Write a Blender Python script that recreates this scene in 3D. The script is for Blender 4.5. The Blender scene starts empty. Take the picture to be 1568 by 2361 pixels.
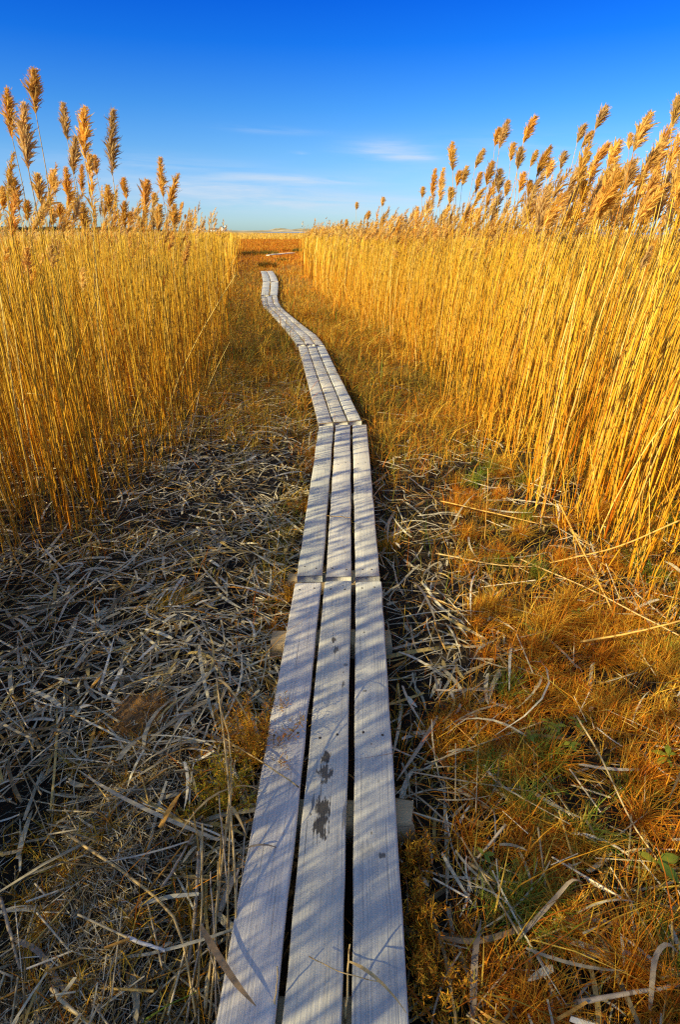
import bpy, math, numpy as np
rng = np.random.default_rng(11)
R = math.radians
scene = bpy.context.scene
COL = scene.collection

# ------------------------------------------------------------------ camera
IW, IH = 1568.0, 2361.0
LENS = 20.0
F = LENS / 36.0 * IH
CZ = 1.78
HOR = 531.0
TH = math.atan((IH / 2 - HOR) / F)
CT, ST = math.cos(TH), math.sin(TH)

cam_d = bpy.data.cameras.new('camera')
cam_d.lens = LENS
cam_d.sensor_fit = 'VERTICAL'
cam_d.sensor_height = 36.0
cam_d.sensor_width = 24.0
cam_d.clip_start = 0.02
cam_d.clip_end = 9000
cam = bpy.data.objects.new('camera', cam_d)
COL.objects.link(cam)
cam.location = (0, 0, CZ)
cam.rotation_euler = (math.pi / 2 - TH, 0, 0)
scene.camera = cam


def ray(px, py):
    a, b = px - IW / 2, IH / 2 - py
    return np.array([a, F * CT + b * ST, -F * ST + b * CT])


def on_z(px, py, z=0.0):
    d = ray(px, py)
    return np.array([0, 0, CZ]) + d * ((z - CZ) / d[2])


def on_y(px, py, Y):
    d = ray(px, py)
    return np.array([0, 0, CZ]) + d * (Y / d[1])


def proj(P):
    P = np.asarray(P, float)
    x, y, z = P[..., 0], P[..., 1], P[..., 2] - CZ
    zc = y * CT - z * ST
    up = y * ST + z * CT
    zc = np.where(zc < 0.05, 0.05, zc)
    return IW / 2 + F * x / zc, IH / 2 - F * up / zc, zc


# ------------------------------------------------------------------ noise
def vnoise(x, y, seed=0):
    xi, yi = np.floor(x).astype(np.int64), np.floor(y).astype(np.int64)
    fx, fy = x - xi, y - yi
    fx, fy = fx * fx * (3 - 2 * fx), fy * fy * (3 - 2 * fy)

    def h(a, b):
        n = (a * 374761393 + b * 668265263 + seed * 1442695041) & 0xFFFFFFFF
        n = ((n ^ (n >> 13)) * 1274126177) & 0xFFFFFFFF
        return ((n ^ (n >> 16)) & 0xFFFF) / 65535.0
    return (h(xi, yi) * (1 - fx) + h(xi + 1, yi) * fx) * (1 - fy) + (h(xi, yi + 1) * (1 - fx) + h(xi + 1, yi + 1) * fx) * fy


def fbm(x, y, seed=0):
    x, y = np.asarray(x, float), np.asarray(y, float)
    return (vnoise(x, y, seed) * 4 + vnoise(x * 2.1, y * 2.1, seed + 1) * 2 + vnoise(x * 4.3, y * 4.3, seed + 2)) / 7.0


def sstep(a, b, x):
    t = np.clip((x - a) / (b - a), 0, 1)
    return t * t * (3 - 2 * t)


# ------------------------------------------------------------------ mesh building
class MB:
    def __init__(s):
        s.v, s.f, s.c, s.a, s.n = [], [], [], [], 0

    def add(s, V, Q, C, A=None):
        V = np.asarray(V, np.float32).reshape(-1, 3)
        s.v.append(V)
        s.f.append(np.asarray(Q, np.int64).reshape(-1, 4) + s.n)
        C = np.asarray(C, np.float32)
        if C.ndim == 1:
            C = np.broadcast_to(C, (len(V), 3))
        s.c.append(C.reshape(-1, 3))
        s.a.append(np.zeros((len(V), 3), np.float32) if A is None else np.asarray(A, np.float32).reshape(-1, 3))
        s.n += len(V)

    def build(s, name, mat, parent=None, smooth=False, loc=None, mesh_only=False):
        V = np.concatenate(s.v)
        Q = np.concatenate(s.f)
        C = np.concatenate(s.c)
        A = np.concatenate(s.a)
        me = bpy.data.meshes.new(name)
        me.vertices.add(len(V))
        if loc is not None:
            V = V - np.asarray(loc, np.float32)
        me.vertices.foreach_set('co', V.ravel())
        me.loops.add(Q.size)
        me.loops.foreach_set('vertex_index', Q.ravel().astype(np.int32))
        me.polygons.add(len(Q))
        me.polygons.foreach_set('loop_start', np.arange(0, Q.size, 4, dtype=np.int32))
        at = me.attributes.new('Col', 'FLOAT_COLOR', 'POINT')
        at.data.foreach_set('color', np.concatenate([C, np.ones((len(C), 1), np.float32)], 1).ravel())
        if np.any(A):
            at = me.attributes.new('Loc', 'FLOAT_VECTOR', 'POINT')
            at.data.foreach_set('vector', A.ravel())
        if smooth:
            me.polygons.foreach_set('use_smooth', np.ones(len(Q), bool))
        me.update(calc_edges=True)
        me.materials.append(mat)
        o = bpy.data.objects.new(name, me)
        COL.objects.link(o)
        if parent is not None:
            o.parent = parent
        elif loc is not None:
            o.location = [float(q) for q in loc]
        return o


def norm(v):
    return v / np.maximum(np.linalg.norm(v, axis=-1, keepdims=True), 1e-9)


def cexp(C, n, k):
    C = np.asarray(C, np.float32)
    if C.ndim == 1:
        C = np.broadcast_to(C, (n, k, 3))
    elif C.ndim == 2:
        C = np.broadcast_to(C[:, None, :], (n, k, 3))
    return C


def ribbons(mb, P, W, S, C, A=None):
    n, k = P.shape[:2]
    S = np.asarray(S, float)
    if S.ndim == 2:
        S = S[:, None, :]
    W = np.asarray(W, float)
    if W.ndim == 1:
        W = np.repeat(W[:, None], k, 1)
    off = S * (W[..., None] * .5)
    V = np.stack([P - off, P + off], 2)
    i = np.arange(n)[:, None] * (2 * k) + np.arange(k - 1)[None] * 2
    Q = np.stack([i, i + 1, i + 3, i + 2], -1)
    C = np.repeat(cexp(C, n, k)[:, :, None], 2, 2)
    if A is not None:
        A = np.repeat(A[:, :, None], 2, 2)
    mb.add(V, Q, C, A)


def tubes(mb, P, Rr, sides, C, A=None):
    n, k = P.shape[:2]
    t = norm(P[:, -1] - P[:, 0])
    ref = np.where(np.abs(t[:, 2:3]) > .8, np.array([[1., 0, 0]]), np.array([[0, 0, 1.]]))
    u = norm(np.cross(t, ref))
    v = np.cross(t, u)
    a = np.arange(sides) * 2 * math.pi / sides
    ring = u[:, None] * np.cos(a)[None, :, None] + v[:, None] * np.sin(a)[None, :, None]
    Rr = np.asarray(Rr, float)
    if Rr.ndim == 1:
        Rr = np.repeat(Rr[:, None], k, 1)
    V = P[:, :, None] + ring[:, None] * Rr[:, :, None, None]
    b = np.arange(n)[:, None, None] * (k * sides) + np.arange(k - 1)[None, :, None] * sides
    s0 = np.arange(sides)[None, None]
    s1 = (s0 + 1) % sides
    Q = np.stack([b + s0, b + s1, b + sides + s1, b + sides + s0], -1)
    C = np.repeat(cexp(C, n, k)[:, :, None], sides, 2)
    if A is not None:
        A = np.repeat(A[:, :, None], sides, 2)
    mb.add(V, Q, C, A)


def rand_unit(n):
    return norm(rng.normal(size=(n, 3)))


def tag(o, label, cat, group=None, kind=None):
    o['label'] = label
    o['category'] = cat
    if group:
        o['group'] = group
    if kind:
        o['kind'] = kind
    return o


def empty(name, loc, label, cat, group=None):
    o = bpy.data.objects.new(name, None)
    o.empty_display_size = .05
    COL.objects.link(o)
    o.location = [float(q) for q in loc]
    return tag(o, label, cat, group)


# ------------------------------------------------------------------ materials
def nt(name):
    m = bpy.data.materials.new(name)
    m.use_nodes = True
    t = m.node_tree
    t.nodes.clear()
    return m, t.nodes, t.links


def plant_mat(name, trans=.3, rough=.6, spec=.25, noise=0.25, bands=False):
    m, N, L = nt(name)
    out = N.new('ShaderNodeOutputMaterial')
    at = N.new('ShaderNodeAttribute')
    at.attribute_name = 'Col'
    geo = N.new('ShaderNodeNewGeometry')
    nz = N.new('ShaderNodeTexNoise')
    nz.inputs['Scale'].default_value = 60
    nz.inputs['Detail'].default_value = 2
    L.new(geo.outputs['Position'], nz.inputs['Vector'])
    mr = N.new('ShaderNodeMapRange')
    mr.inputs['From Min'].default_value = .3
    mr.inputs['From Max'].default_value = .7
    mr.inputs['To Min'].default_value = 1 - noise
    mr.inputs['To Max'].default_value = 1 + noise
    L.new(nz.outputs['Fac'], mr.inputs['Value'])
    mul = N.new('ShaderNodeVectorMath')
    mul.operation = 'SCALE'
    L.new(at.outputs['Color'], mul.inputs[0])
    L.new(mr.outputs['Result'], mul.inputs['Scale'])
    col = mul.outputs['Vector']
    if bands:                                   # the dark joints (nodes) along a reed stem
        lo = N.new('ShaderNodeAttribute')
        lo.attribute_name = 'Loc'
        sx = N.new('ShaderNodeSeparateXYZ')
        L.new(lo.outputs['Vector'], sx.inputs[0])
        fr = N.new('ShaderNodeMath')
        fr.operation = 'FRACT'
        L.new(sx.outputs['X'], fr.inputs[0])
        lt = N.new('ShaderNodeMath')
        lt.operation = 'LESS_THAN'
        lt.inputs[1].default_value = .08
        L.new(fr.outputs[0], lt.inputs[0])
        mx = N.new('ShaderNodeMix')
        mx.data_type = 'RGBA'
        mx.inputs['B'].default_value = (.10, .045, .012, 1)
        m2 = N.new('ShaderNodeMath')
        m2.operation = 'MULTIPLY'
        m2.inputs[1].default_value = .6
        L.new(lt.outputs[0], m2.inputs[0])
        L.new(m2.outputs[0], mx.inputs['Factor'])
        L.new(col, mx.inputs['A'])
        col = mx.outputs['Result']
    p = N.new('ShaderNodeBsdfPrincipled')
    p.inputs['Roughness'].default_value = rough
    p.inputs['Specular IOR Level'].default_value = spec
    L.new(col, p.inputs['Base Color'])
    if trans > 0:
        tr = N.new('ShaderNodeBsdfTranslucent')
        L.new(col, tr.inputs['Color'])
        ms = N.new('ShaderNodeMixShader')
        ms.inputs[0].default_value = trans
        L.new(p.outputs[0], ms.inputs[1])
        L.new(tr.outputs[0], ms.inputs[2])
        L.new(ms.outputs[0], out.inputs['Surface'])
    else:
        L.new(p.outputs[0], out.inputs['Surface'])
    return m


M_STEM = plant_mat('reed_stem', 0.0, .5, .12, .18, True)
M_LEAF = plant_mat('dry_leaf', .25, .55, .3, .22)
M_PLUME = plant_mat('reed_plume', .5, .8, .1, .2)
M_GRASS = plant_mat('salt_grass', .35, .6, .2, .2)
M_LITTER = plant_mat('reed_litter', .12, .65, .15, .25)
M_GREEN = plant_mat('green_leaf', .4, .45, .4, .15)


def simple_mat(name, col, rough=.8, spec=.2):
    m, N, L = nt(name)
    out = N.new('ShaderNodeOutputMaterial')
    p = N.new('ShaderNodeBsdfPrincipled')
    tc = N.new('ShaderNodeNewGeometry')
    nz = N.new('ShaderNodeTexNoise')
    nz.inputs['Scale'].default_value = 1.3
    nz.inputs['Detail'].default_value = 5
    L.new(tc.outputs['Position'], nz.inputs['Vector'])
    cr = N.new('ShaderNodeValToRGB')
    cr.color_ramp.elements[0].position = .3
    cr.color_ramp.elements[1].position = .7
    cr.color_ramp.elements[0].color = (*[c * .8 for c in col], 1)
    cr.color_ramp.elements[1].color = (*[min(1, c * 1.15) for c in col], 1)
    L.new(nz.outputs['Fac'], cr.inputs[0])
    L.new(cr.outputs[0], p.inputs['Base Color'])
    p.inputs['Roughness'].default_value = rough
    p.inputs['Specular IOR Level'].default_value = spec
    L.new(p.outputs[0], out.inputs['Surface'])
    return m


def wood_mat(name, tint=(1, 1, 1), stains=()):
    """weathered grey plank; attribute Loc = (across, along, plank seed) in metres"""
    m, N, L = nt(name)
    out = N.new('ShaderNodeOutputMaterial')
    p = N.new('ShaderNodeBsdfPrincipled')
    p.inputs['Roughness'].default_value = .72
    p.inputs['Specular IOR Level'].default_value = .25
    at = N.new('ShaderNodeAttribute')
    at.attribute_name = 'Loc'

    def mapped(sc):
        mp = N.new('ShaderNodeMapping')
        mp.inputs['Scale'].default_value = sc
        L.new(at.outputs['Vector'], mp.inputs['Vector'])
        return mp.outputs[0]

    def noise(vec, scale, detail=4, dist=0.0):
        n = N.new('ShaderNodeTexNoise')
        n.inputs['Scale'].default_value = scale
        n.inputs['Detail'].default_value = detail
        n.inputs['Distortion'].default_value = dist
        L.new(vec, n.inputs['Vector'])
        return n.outputs['Fac']

    def ramp(fac, stops):
        r = N.new('ShaderNodeValToRGB')
        e = r.color_ramp.elements
        while len(e) < len(stops):
            e.new(.5)
        for q, (pos, c) in zip(e, stops):
            q.position = pos
            q.color = (*c, 1) if len(c) == 3 else c
        L.new(fac, r.inputs[0])
        return r.outputs[0]

    def mix(fac, a, b, typ='MIX'):
        x = N.new('ShaderNodeMix')
        x.data_type = 'RGBA'
        x.blend_type = typ
        for val, s in ((fac, 'Factor'), (a, 'A'), (b, 'B')):
            if hasattr(val, 'node'):
                L.new(val, x.inputs[s])
            else:
                x.inputs[s].default_value = val
        return x.outputs['Result']

    def math_(op, a, b=None, c=None):
        x = N.new('ShaderNodeMath')
        x.operation = op
        for i, val in enumerate((a, b, c)):
            if val is None:
                continue
            if hasattr(val, 'node'):
                L.new(val, x.inputs[i])
            else:
                x.inputs[i].default_value = val
        return x.outputs[0]

    # growth rings: bent slowly along the plank
    warp = noise(mapped((6, .9, 3)), 1.0, 2)
    sx = N.new('ShaderNodeSeparateXYZ')
    L.new(at.outputs['Vector'], sx.inputs[0])
    u = math_('ADD', sx.outputs['X'], math_('MULTIPLY', warp, .09))
    rings = math_('SINE', math_('MULTIPLY', u, 640.0))
    fine = noise(mapped((260, 3.2, 7)), 1.0, 5)
    blot0 = noise(mapped((14, .8, 4)), 1.0, 2)
    grain = math_('ADD', math_('MULTIPLY', math_('MULTIPLY', rings, blot0), .09), fine)
    blot = noise(mapped((9, 2.2, 5)), 1.0, 5, .6)
    c1 = ramp(grain, [(.16, (.34, .335, .31)), (.44, (.57, .56, .51)), (.72, (.70, .68, .61))])
    c2 = ramp(blot, [(.3, (.78, .80, .84)), (.55, (1, 1, 1)), (.75, (1.0, .97, .90))])
    col = mix(1.0, c1, c2, 'MULTIPLY')
    crack = noise(mapped((150, 1.1, 11)), 1.0, 3, .25)
    ck = ramp(crack, [(.29, (1, 1, 1)), (.335, (0, 0, 0))])
    col = mix(math_('MULTIPLY', ck, .7), col, (.07, .06, .05, 1))
    vor = N.new('ShaderNodeTexVoronoi')                       # pinholes, specks of mud
    vor.inputs['Scale'].default_value = 1
    L.new(mapped((34, 16, 9)), vor.inputs['Vector'])
    sp = ramp(vor.outputs['Distance'], [(.07, (1, 1, 1)), (.12, (0, 0, 0))])
    spn = ramp(noise(mapped((20, 9, 3)), 1, 2), [(.52, (0, 0, 0)), (.6, (1, 1, 1))])
    col = mix(math_('MULTIPLY', math_('MULTIPLY', sp, spn), .75), col, (.08, .065, .05, 1))
    if stains:
        wn = N.new('ShaderNodeTexNoise')
        wn.inputs['Scale'].default_value = 1
        wn.inputs['Detail'].default_value = 5
        L.new(mapped((70, 30, 3)), wn.inputs['Vector'])
        nw = math_('SUBTRACT', wn.outputs['Fac'], .5)
        fib = noise(mapped((240, 9, 2)), 1, 3)
        tot = None
        for (su, sv, ru, rv, amt) in stains:
            du = math_('DIVIDE', math_('SUBTRACT', sx.outputs['X'], su), ru)
            dv = math_('DIVIDE', math_('SUBTRACT', sx.outputs['Y'], sv), rv)
            d = math_('SQRT', math_('ADD', math_('MULTIPLY', du, du), math_('MULTIPLY', dv, dv)))
            d = math_('ADD', d, math_('ADD', math_('MULTIPLY', nw, 2.6), math_('MULTIPLY', math_('SUBTRACT', fib, .5), 1.6)))
            k = ramp(d, [(.72, (amt, amt, amt)), (.98, (0, 0, 0))])
            tot = k if tot is None else math_('MAXIMUM', tot, k)
        col = mix(tot, col, (.055, .05, .045, 1))
    tn = mix(1.0, col, (*tint, 1), 'MULTIPLY')
    at2 = N.new('ShaderNodeAttribute')
    at2.attribute_name = 'Col'
    tn = mix(1.0, tn, at2.outputs['Color'], 'MULTIPLY')
    L.new(tn, p.inputs['Base Color'])
    bp = N.new('ShaderNodeBump')
    bp.inputs['Strength'].default_value = .5
    bp.inputs['Distance'].default_value = .004
    L.new(math_('SUBTRACT', grain, math_('MULTIPLY', ck, .8)), bp.inputs['Height'])
    L.new(bp.outputs[0], p.inputs['Normal'])
    L.new(p.outputs[0], out.inputs['Surface'])
    return m


# ------------------------------------------------------------------ boardwalk layout (edges measured on the photo, laid on the plank plane)
ZP = .13
SECS = [
    # left edge pixels near->far, right edge pixels, plank fractions, plank top height
    ([(497, 2361), (680, 1341)], [(945, 2361), (879.5, 1333)], [(0, .304), (.343, .652), (.702, 1)], .135),
    ([(684, 1331), (735, 982)], [(877, 1326), (845.5, 976)], [(0, .304), (.350, .655), (.706, 1)], .126),
    ([(735, 976), (688, 797)], [(834, 970), (749, 799)], [(0, .318), (.352, .668), (.705, 1)], .131),
    ([(685, 793), (670, 773), (647, 745), (625, 722), (608, 707), (603.5, 698), (602.5, 683)],
     [(747, 795), (731, 773), (692.5, 745), (664, 722), (648, 707), (642, 697), (639, 683)], [(0, .315), (.345, .655), (.70, 1)], .12),
    ([(602, 681), (604, 664), (606, 650)], [(639, 681), (641, 664), (641, 650)], [(0, .47), (.53, 1)], .126),
    ([(606, 649), (604, 636), (601, 625)], [(641, 649), (636, 636), (628.5, 625)], [(0, .48), (.53, 1)], .13),
]
BW = []
for si, (lp, rp, fr, zt) in enumerate(SECS):
    Lw = np.array([on_z(*q, zt) for q in lp])
    Rw = np.array([on_z(*q, zt) for q in rp])
    if si == 0:
        Lw = np.vstack([Lw[0] + (Lw[0] - Lw[1]) * .55, Lw])
        Rw = np.vstack([Rw[0] + (Rw[0] - Rw[1]) * .55, Rw])
    BW.append((Lw, Rw, fr, zt))
_cl = np.concatenate([(b[0] + b[1]) / 2 for b in BW])
_cl = _cl[np.argsort(_cl[:, 1])]


def path_x(y):
    return np.interp(y, _cl[:, 1], _cl[:, 0])


def path_d(x, y):
    """distance from the boardwalk's centre line (beyond its far end: from the end)"""
    return np.abs(x - path_x(y)) * np.where(y > _cl[-1, 1], 1, .92)


# ------------------------------------------------------------------ ground
def gz(x, y):
    x, y = np.asarray(x, float), np.asarray(y, float)
    near = 1 - sstep(30, 80, np.hypot(x, y))
    z = (fbm(x * 1.3, y * 1.3, 5) - .5) * .11 + (fbm(x * 5, y * 5, 8) - .5) * .045
    z = z * near
    # straw bank beside the walk at lower left, and the mud channel beyond it
    z = z + .12 * np.exp(-(((x + .60) / .24) ** 2 + ((y - 1.0) / .75) ** 2)) - .1 * np.exp(-(((x + 1.0) / .15) ** 2 + ((y - .95) / .6) ** 2))
    z = z + .05 * np.exp(-(((x - 2.0) / .8) ** 2 + ((y - 2.3) / .8) ** 2))
    d = path_d(x, y)
    w = (1 - sstep(.22, .5, d)) * (y < _cl[-1, 1] + .6)
    z = z * (1 - w) + (-.03) * w
    return z


def axis(lo, hi, n, dense):
    t = np.linspace(-1, 1, n)
    s = np.sinh(t * dense) / math.sinh(dense)
    return np.where(s < 0, -s * lo, s * hi)


gx = axis(-4000, 4000, 420, 8.6)
gy = np.unique(np.concatenate([np.linspace(-6, 8, 230), np.geomspace(8, 6500, 170), [-400, -60, -20]]))
GX, GY = np.meshgrid(gx, gy)
GZ = gz(GX, GY) - .012
g = MB()
nx, ny = len(gx), len(gy)
ii = (np.arange(ny - 1)[:, None] * nx + np.arange(nx - 1)[None])
g.add(np.stack([GX, GY, GZ], -1), np.stack([ii, ii + 1, ii + nx + 1, ii + nx], -1), (1, 1, 1))


def ground_mat():
    m, N, L = nt('marsh_ground')
    out = N.new('ShaderNodeOutputMaterial')
    p = N.new('ShaderNodeBsdfPrincipled')
    p.inputs['Roughness'].default_value = .85
    p.inputs['Specular IOR Level'].default_value = .2
    geo = N.new('ShaderNodeNewGeometry')
    sx = N.new('ShaderNodeSeparateXYZ')
    L.new(geo.outputs['Position'], sx.inputs[0])

    def noise(scale, detail, stretch=(1, 1, 1)):
        mp = N.new('ShaderNodeMapping')
        mp.inputs['Scale'].default_value = stretch
        L.new(geo.outputs['Position'], mp.inputs['Vector'])
        n = N.new('ShaderNodeTexNoise')
        n.inputs['Scale'].default_value = scale
        n.inputs['Detail'].default_value = detail
        L.new(mp.outputs[0], n.inputs['Vector'])
        return n.outputs['Fac']

    def ramp(fac, stops):
        r = N.new('ShaderNodeValToRGB')
        e = r.color_ramp.elements
        while len(e) < len(stops):
            e.new(.5)
        for q, (pos, c) in zip(e, stops):
            q.position, q.color = pos, (*c, 1)
        L.new(fac, r.inputs[0])
        return r.outputs[0]

    def zone(a, b, wob):
        mr = N.new('ShaderNodeMapRange')
        ad = N.new('ShaderNodeMath')
        ad.operation = 'MULTIPLY_ADD'
        ad.inputs[1].default_value = wob
        L.new(n_big, ad.inputs[0])
        L.new(sx.outputs['Y'], ad.inputs[2])
        mr.inputs['From Min'].default_value = a + wob * .5
        mr.inputs['From Max'].default_value = b + wob * .5
        L.new(ad.outputs[0], mr.inputs['Value'])
        return mr.outputs['Result']

    def mix(f, a, b):
        x = N.new('ShaderNodeMix')
        x.data_type = 'RGBA'
        L.new(f, x.inputs['Factor'])
        L.new(a, x.inputs['A'])
        L.new(b, x.inputs['B'])
        return x.outputs['Result']
    n_big = noise(.09, 3)
    mud = ramp(noise(22, 6), [(.3, (.014, .011, .008)), (.6, (.03, .023, .014)), (.8, (.07, .048, .026))])
    ochre = ramp(noise(7, 5), [(.3, (.20, .10, .012)), (.6, (.42, .22, .025)), (.8, (.56, .33, .05))])
    rust = ramp(noise(.55, 6, (1, .35, 1)), [(.3, (.36, .12, .012)), (.55, (.58, .22, .016)), (.75, (.66, .32, .04))])
    straw = ramp(noise(.12, 7, (1, .22, 1)), [(.3, (.42, .27, .08)), (.55, (.56, .38, .14)), (.75, (.66, .47, .2))])
    c = mix(zone(4.5, 9, 3), mud, ochre)
    c = mix(zone(34, 44, 8), c, rust)
    c = mix(zone(118, 135, 16), c, straw)
    L.new(c, p.inputs['Base Color'])
    bp = N.new('ShaderNodeBump')
    bp.inputs['Strength'].default_value = .7
    bp.inputs['Distance'].default_value = .02
    L.new(noise(60, 5), bp.inputs['Height'])
    L.new(bp.outputs[0], p.inputs['Normal'])
    L.new(p.outputs[0], out.inputs['Surface'])
    return m


ground = g.build('ground', ground_mat(), smooth=True)
tag(ground, 'flat marsh ground of dark mud and rust coloured meadow', 'ground', kind='structure')

# ------------------------------------------------------------------ boardwalk
SL_M = wood_mat('sleeper_wood', (.98, .78, .52))
PLANK_LABEL = {(0, 1): 'middle plank with dark water stains', (0, 2): 'plank with a round knot near its end'}
SEC_LABEL = [
    'nearest boardwalk section of three planks with dark stains on the middle one',
    'second boardwalk section, straight grey planks striped by reed shadows',
    'third boardwalk section, planks slanting left away from the walker',
    'winding boardwalk section with grass tufts growing up through its gaps',
    'short two plank boardwalk section beyond the winding one',
    'last boardwalk section, ending at the dark tuft in the orange meadow',
]


def plank(si, pi, Lw, Rw, f0, f1, zt, parent, mat):
    a = Lw + (Rw - Lw) * f0
    b = Lw + (Rw - Lw) * f1
    # resample along
    seg = np.concatenate([[0], np.cumsum(np.linalg.norm(np.diff((a + b) / 2, axis=0), axis=1))])
    K = max(10, int(seg[-1] / .12))
    s = np.linspace(0, seg[-1], K)
    if pi == 0:
        s[0] += .008
    s[-1] -= (.014, .012, .034)[pi % 3] if si < 2 else .006
    A = np.stack([np.interp(s, seg, a[:, q]) for q in range(3)], -1)
    B = np.stack([np.interp(s, seg, b[:, q]) for q in range(3)], -1)
    w = np.linalg.norm(B - A, axis=1)
    th = .042
    bv = .006
    sag = (np.sin(s * 1.7 + si * 2 + pi * 1.3) * .003 + rng.normal() * .0025)
    edge = (fbm(s * 9, s * 0 + pi * 7 + si, 31) - .5) * .009
    # cross-section (fraction across, offset from the edge in m, dz)
    cs = [(0, 0, -th), (0, 0, -bv), (0, .0022, -.0018), (0, bv, 0), (.5, 0, .0008), (1, -bv, 0), (1, -.0022, -.0018), (1, 0, -bv), (1, 0, -th)]
    dirx = (B - A) / w[:, None]
    V, Lc = [], []
    for (f, o, dz) in cs:
        P = A + (B - A) * f + dirx * (o + edge)[:, None]
        P = P.copy()
        P[:, 2] = zt + dz + sag
        V.append(P)
        Lc.append(np.stack([f * w + o + pi * .37 + si * 1.9, s, np.full(K, si * 3 + pi * 1.0)], -1))
    V = np.stack(V, 1)
    Lc = np.stack(Lc, 1)
    m = len(cs)
    i = np.arange(K - 1)[:, None] * m + np.arange(m)[None]
    j = np.arange(K - 1)[:, None] * m + ((np.arange(m) + 1) % m)[None]
    Q = np.stack([i, j, j + m, i + m], -1).reshape(-1, 4)
    caps = []
    for base, rev in ((0, False), ((K - 1) * m, True)):
        for q in [(0, 1, 7, 8), (1, 2, 6, 7), (2, 3, 5, 6), (3, 4, 4, 5)]:
            if q[1] == q[2]:
                continue
            qq = [base + t for t in q]
            caps.append(qq[::-1] if rev else qq)
    mb = MB()
    shade = 1 + rng.normal() * .05
    tint = np.array([1, 1, 1]) * shade + rng.normal(size=3) * .015
    mb.add(V, np.concatenate([Q, np.array(caps)]), tint, Lc)
    # nail heads, set 1 mm proud
    for sv in ([s[-1] - .06, s[-1] - 1.0] if si < 3 else [s[-1] - .1]) + ([s[0] + .07] if si else []):
        if sv < s[0]:
            continue
        for f in (.25 + rng.normal() * .04, .74 + rng.normal() * .04):
            sj = sv + rng.normal() * .012
            c = np.array([np.interp(sj, s, A[:, q] + (B[:, q] - A[:, q]) * f) for q in range(3)])
            c[2] = zt + np.interp(sj, s, sag) + .0015
            an = np.arange(8) * math.pi / 4
            rr = .0052
            ring = c + np.stack([np.cos(an) * rr, np.sin(an) * rr * 1.1, an * 0], -1)
            mb.add(ring, [(0, 1, 2, 3), (0, 3, 4, 7), (4, 5, 6, 7)], (.13, .11, .1), np.tile([f * w[0], sj, 0], (8, 1)))
    o = mb.build('plank', mat, parent, loc=parent.location)
    if (si, pi) in PLANK_LABEL:
        o['label'] = PLANK_LABEL[(si, pi)]
    return o, w, s


M_WOOD = wood_mat('weathered_plank')


def box_mb(c, half, yaw, tint=(1, 1, 1), bev=.008, jag=0):
    """bevelled timber block"""
    cs = []
    hx, hy, hz = half
    ring = [(-hy, -hz + bev), (-hy + bev, -hz), (hy - bev, -hz), (hy, -hz + bev), (hy, hz - bev), (hy - bev, hz), (-hy + bev, hz), (-hy, hz - bev)]
    xs = np.linspace(-hx, hx, 9)
    V, Lc = [], []
    for k, x in enumerate(xs):
        sc = .93 if k in (0, 8) else 1
        for (y, z) in ring:
            V.append((x + rng.normal() * jag, y * sc + rng.normal() * jag, z * sc + rng.normal() * jag))
            Lc.append((y + 5.3 + z, x + 2, 3.3))
    V = np.array(V)
    cy, sy = math.cos(yaw), math.sin(yaw)
    V = np.stack([V[:, 0] * cy - V[:, 1] * sy, V[:, 0] * sy + V[:, 1] * cy, V[:, 2]], -1) + np.asarray(c)
    i = np.arange(8)[:, None] * 8 + np.arange(8)[None]
    j = np.arange(8)[:, None] * 8 + ((np.arange(8) + 1) % 8)[None]
    Q = np.stack([i, j, j + 8, i + 8], -1).reshape(-1, 4)
    caps = [(0, 1, 6, 7), (1, 2, 5, 6), (2, 3, 4, 5), (71, 70, 65, 64), (70, 69, 66, 65), (69, 68, 67, 66)]
    mb = MB()
    mb.add(V, np.concatenate([Q, np.array(caps)]), tint, np.array(Lc))
    return mb


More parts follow.
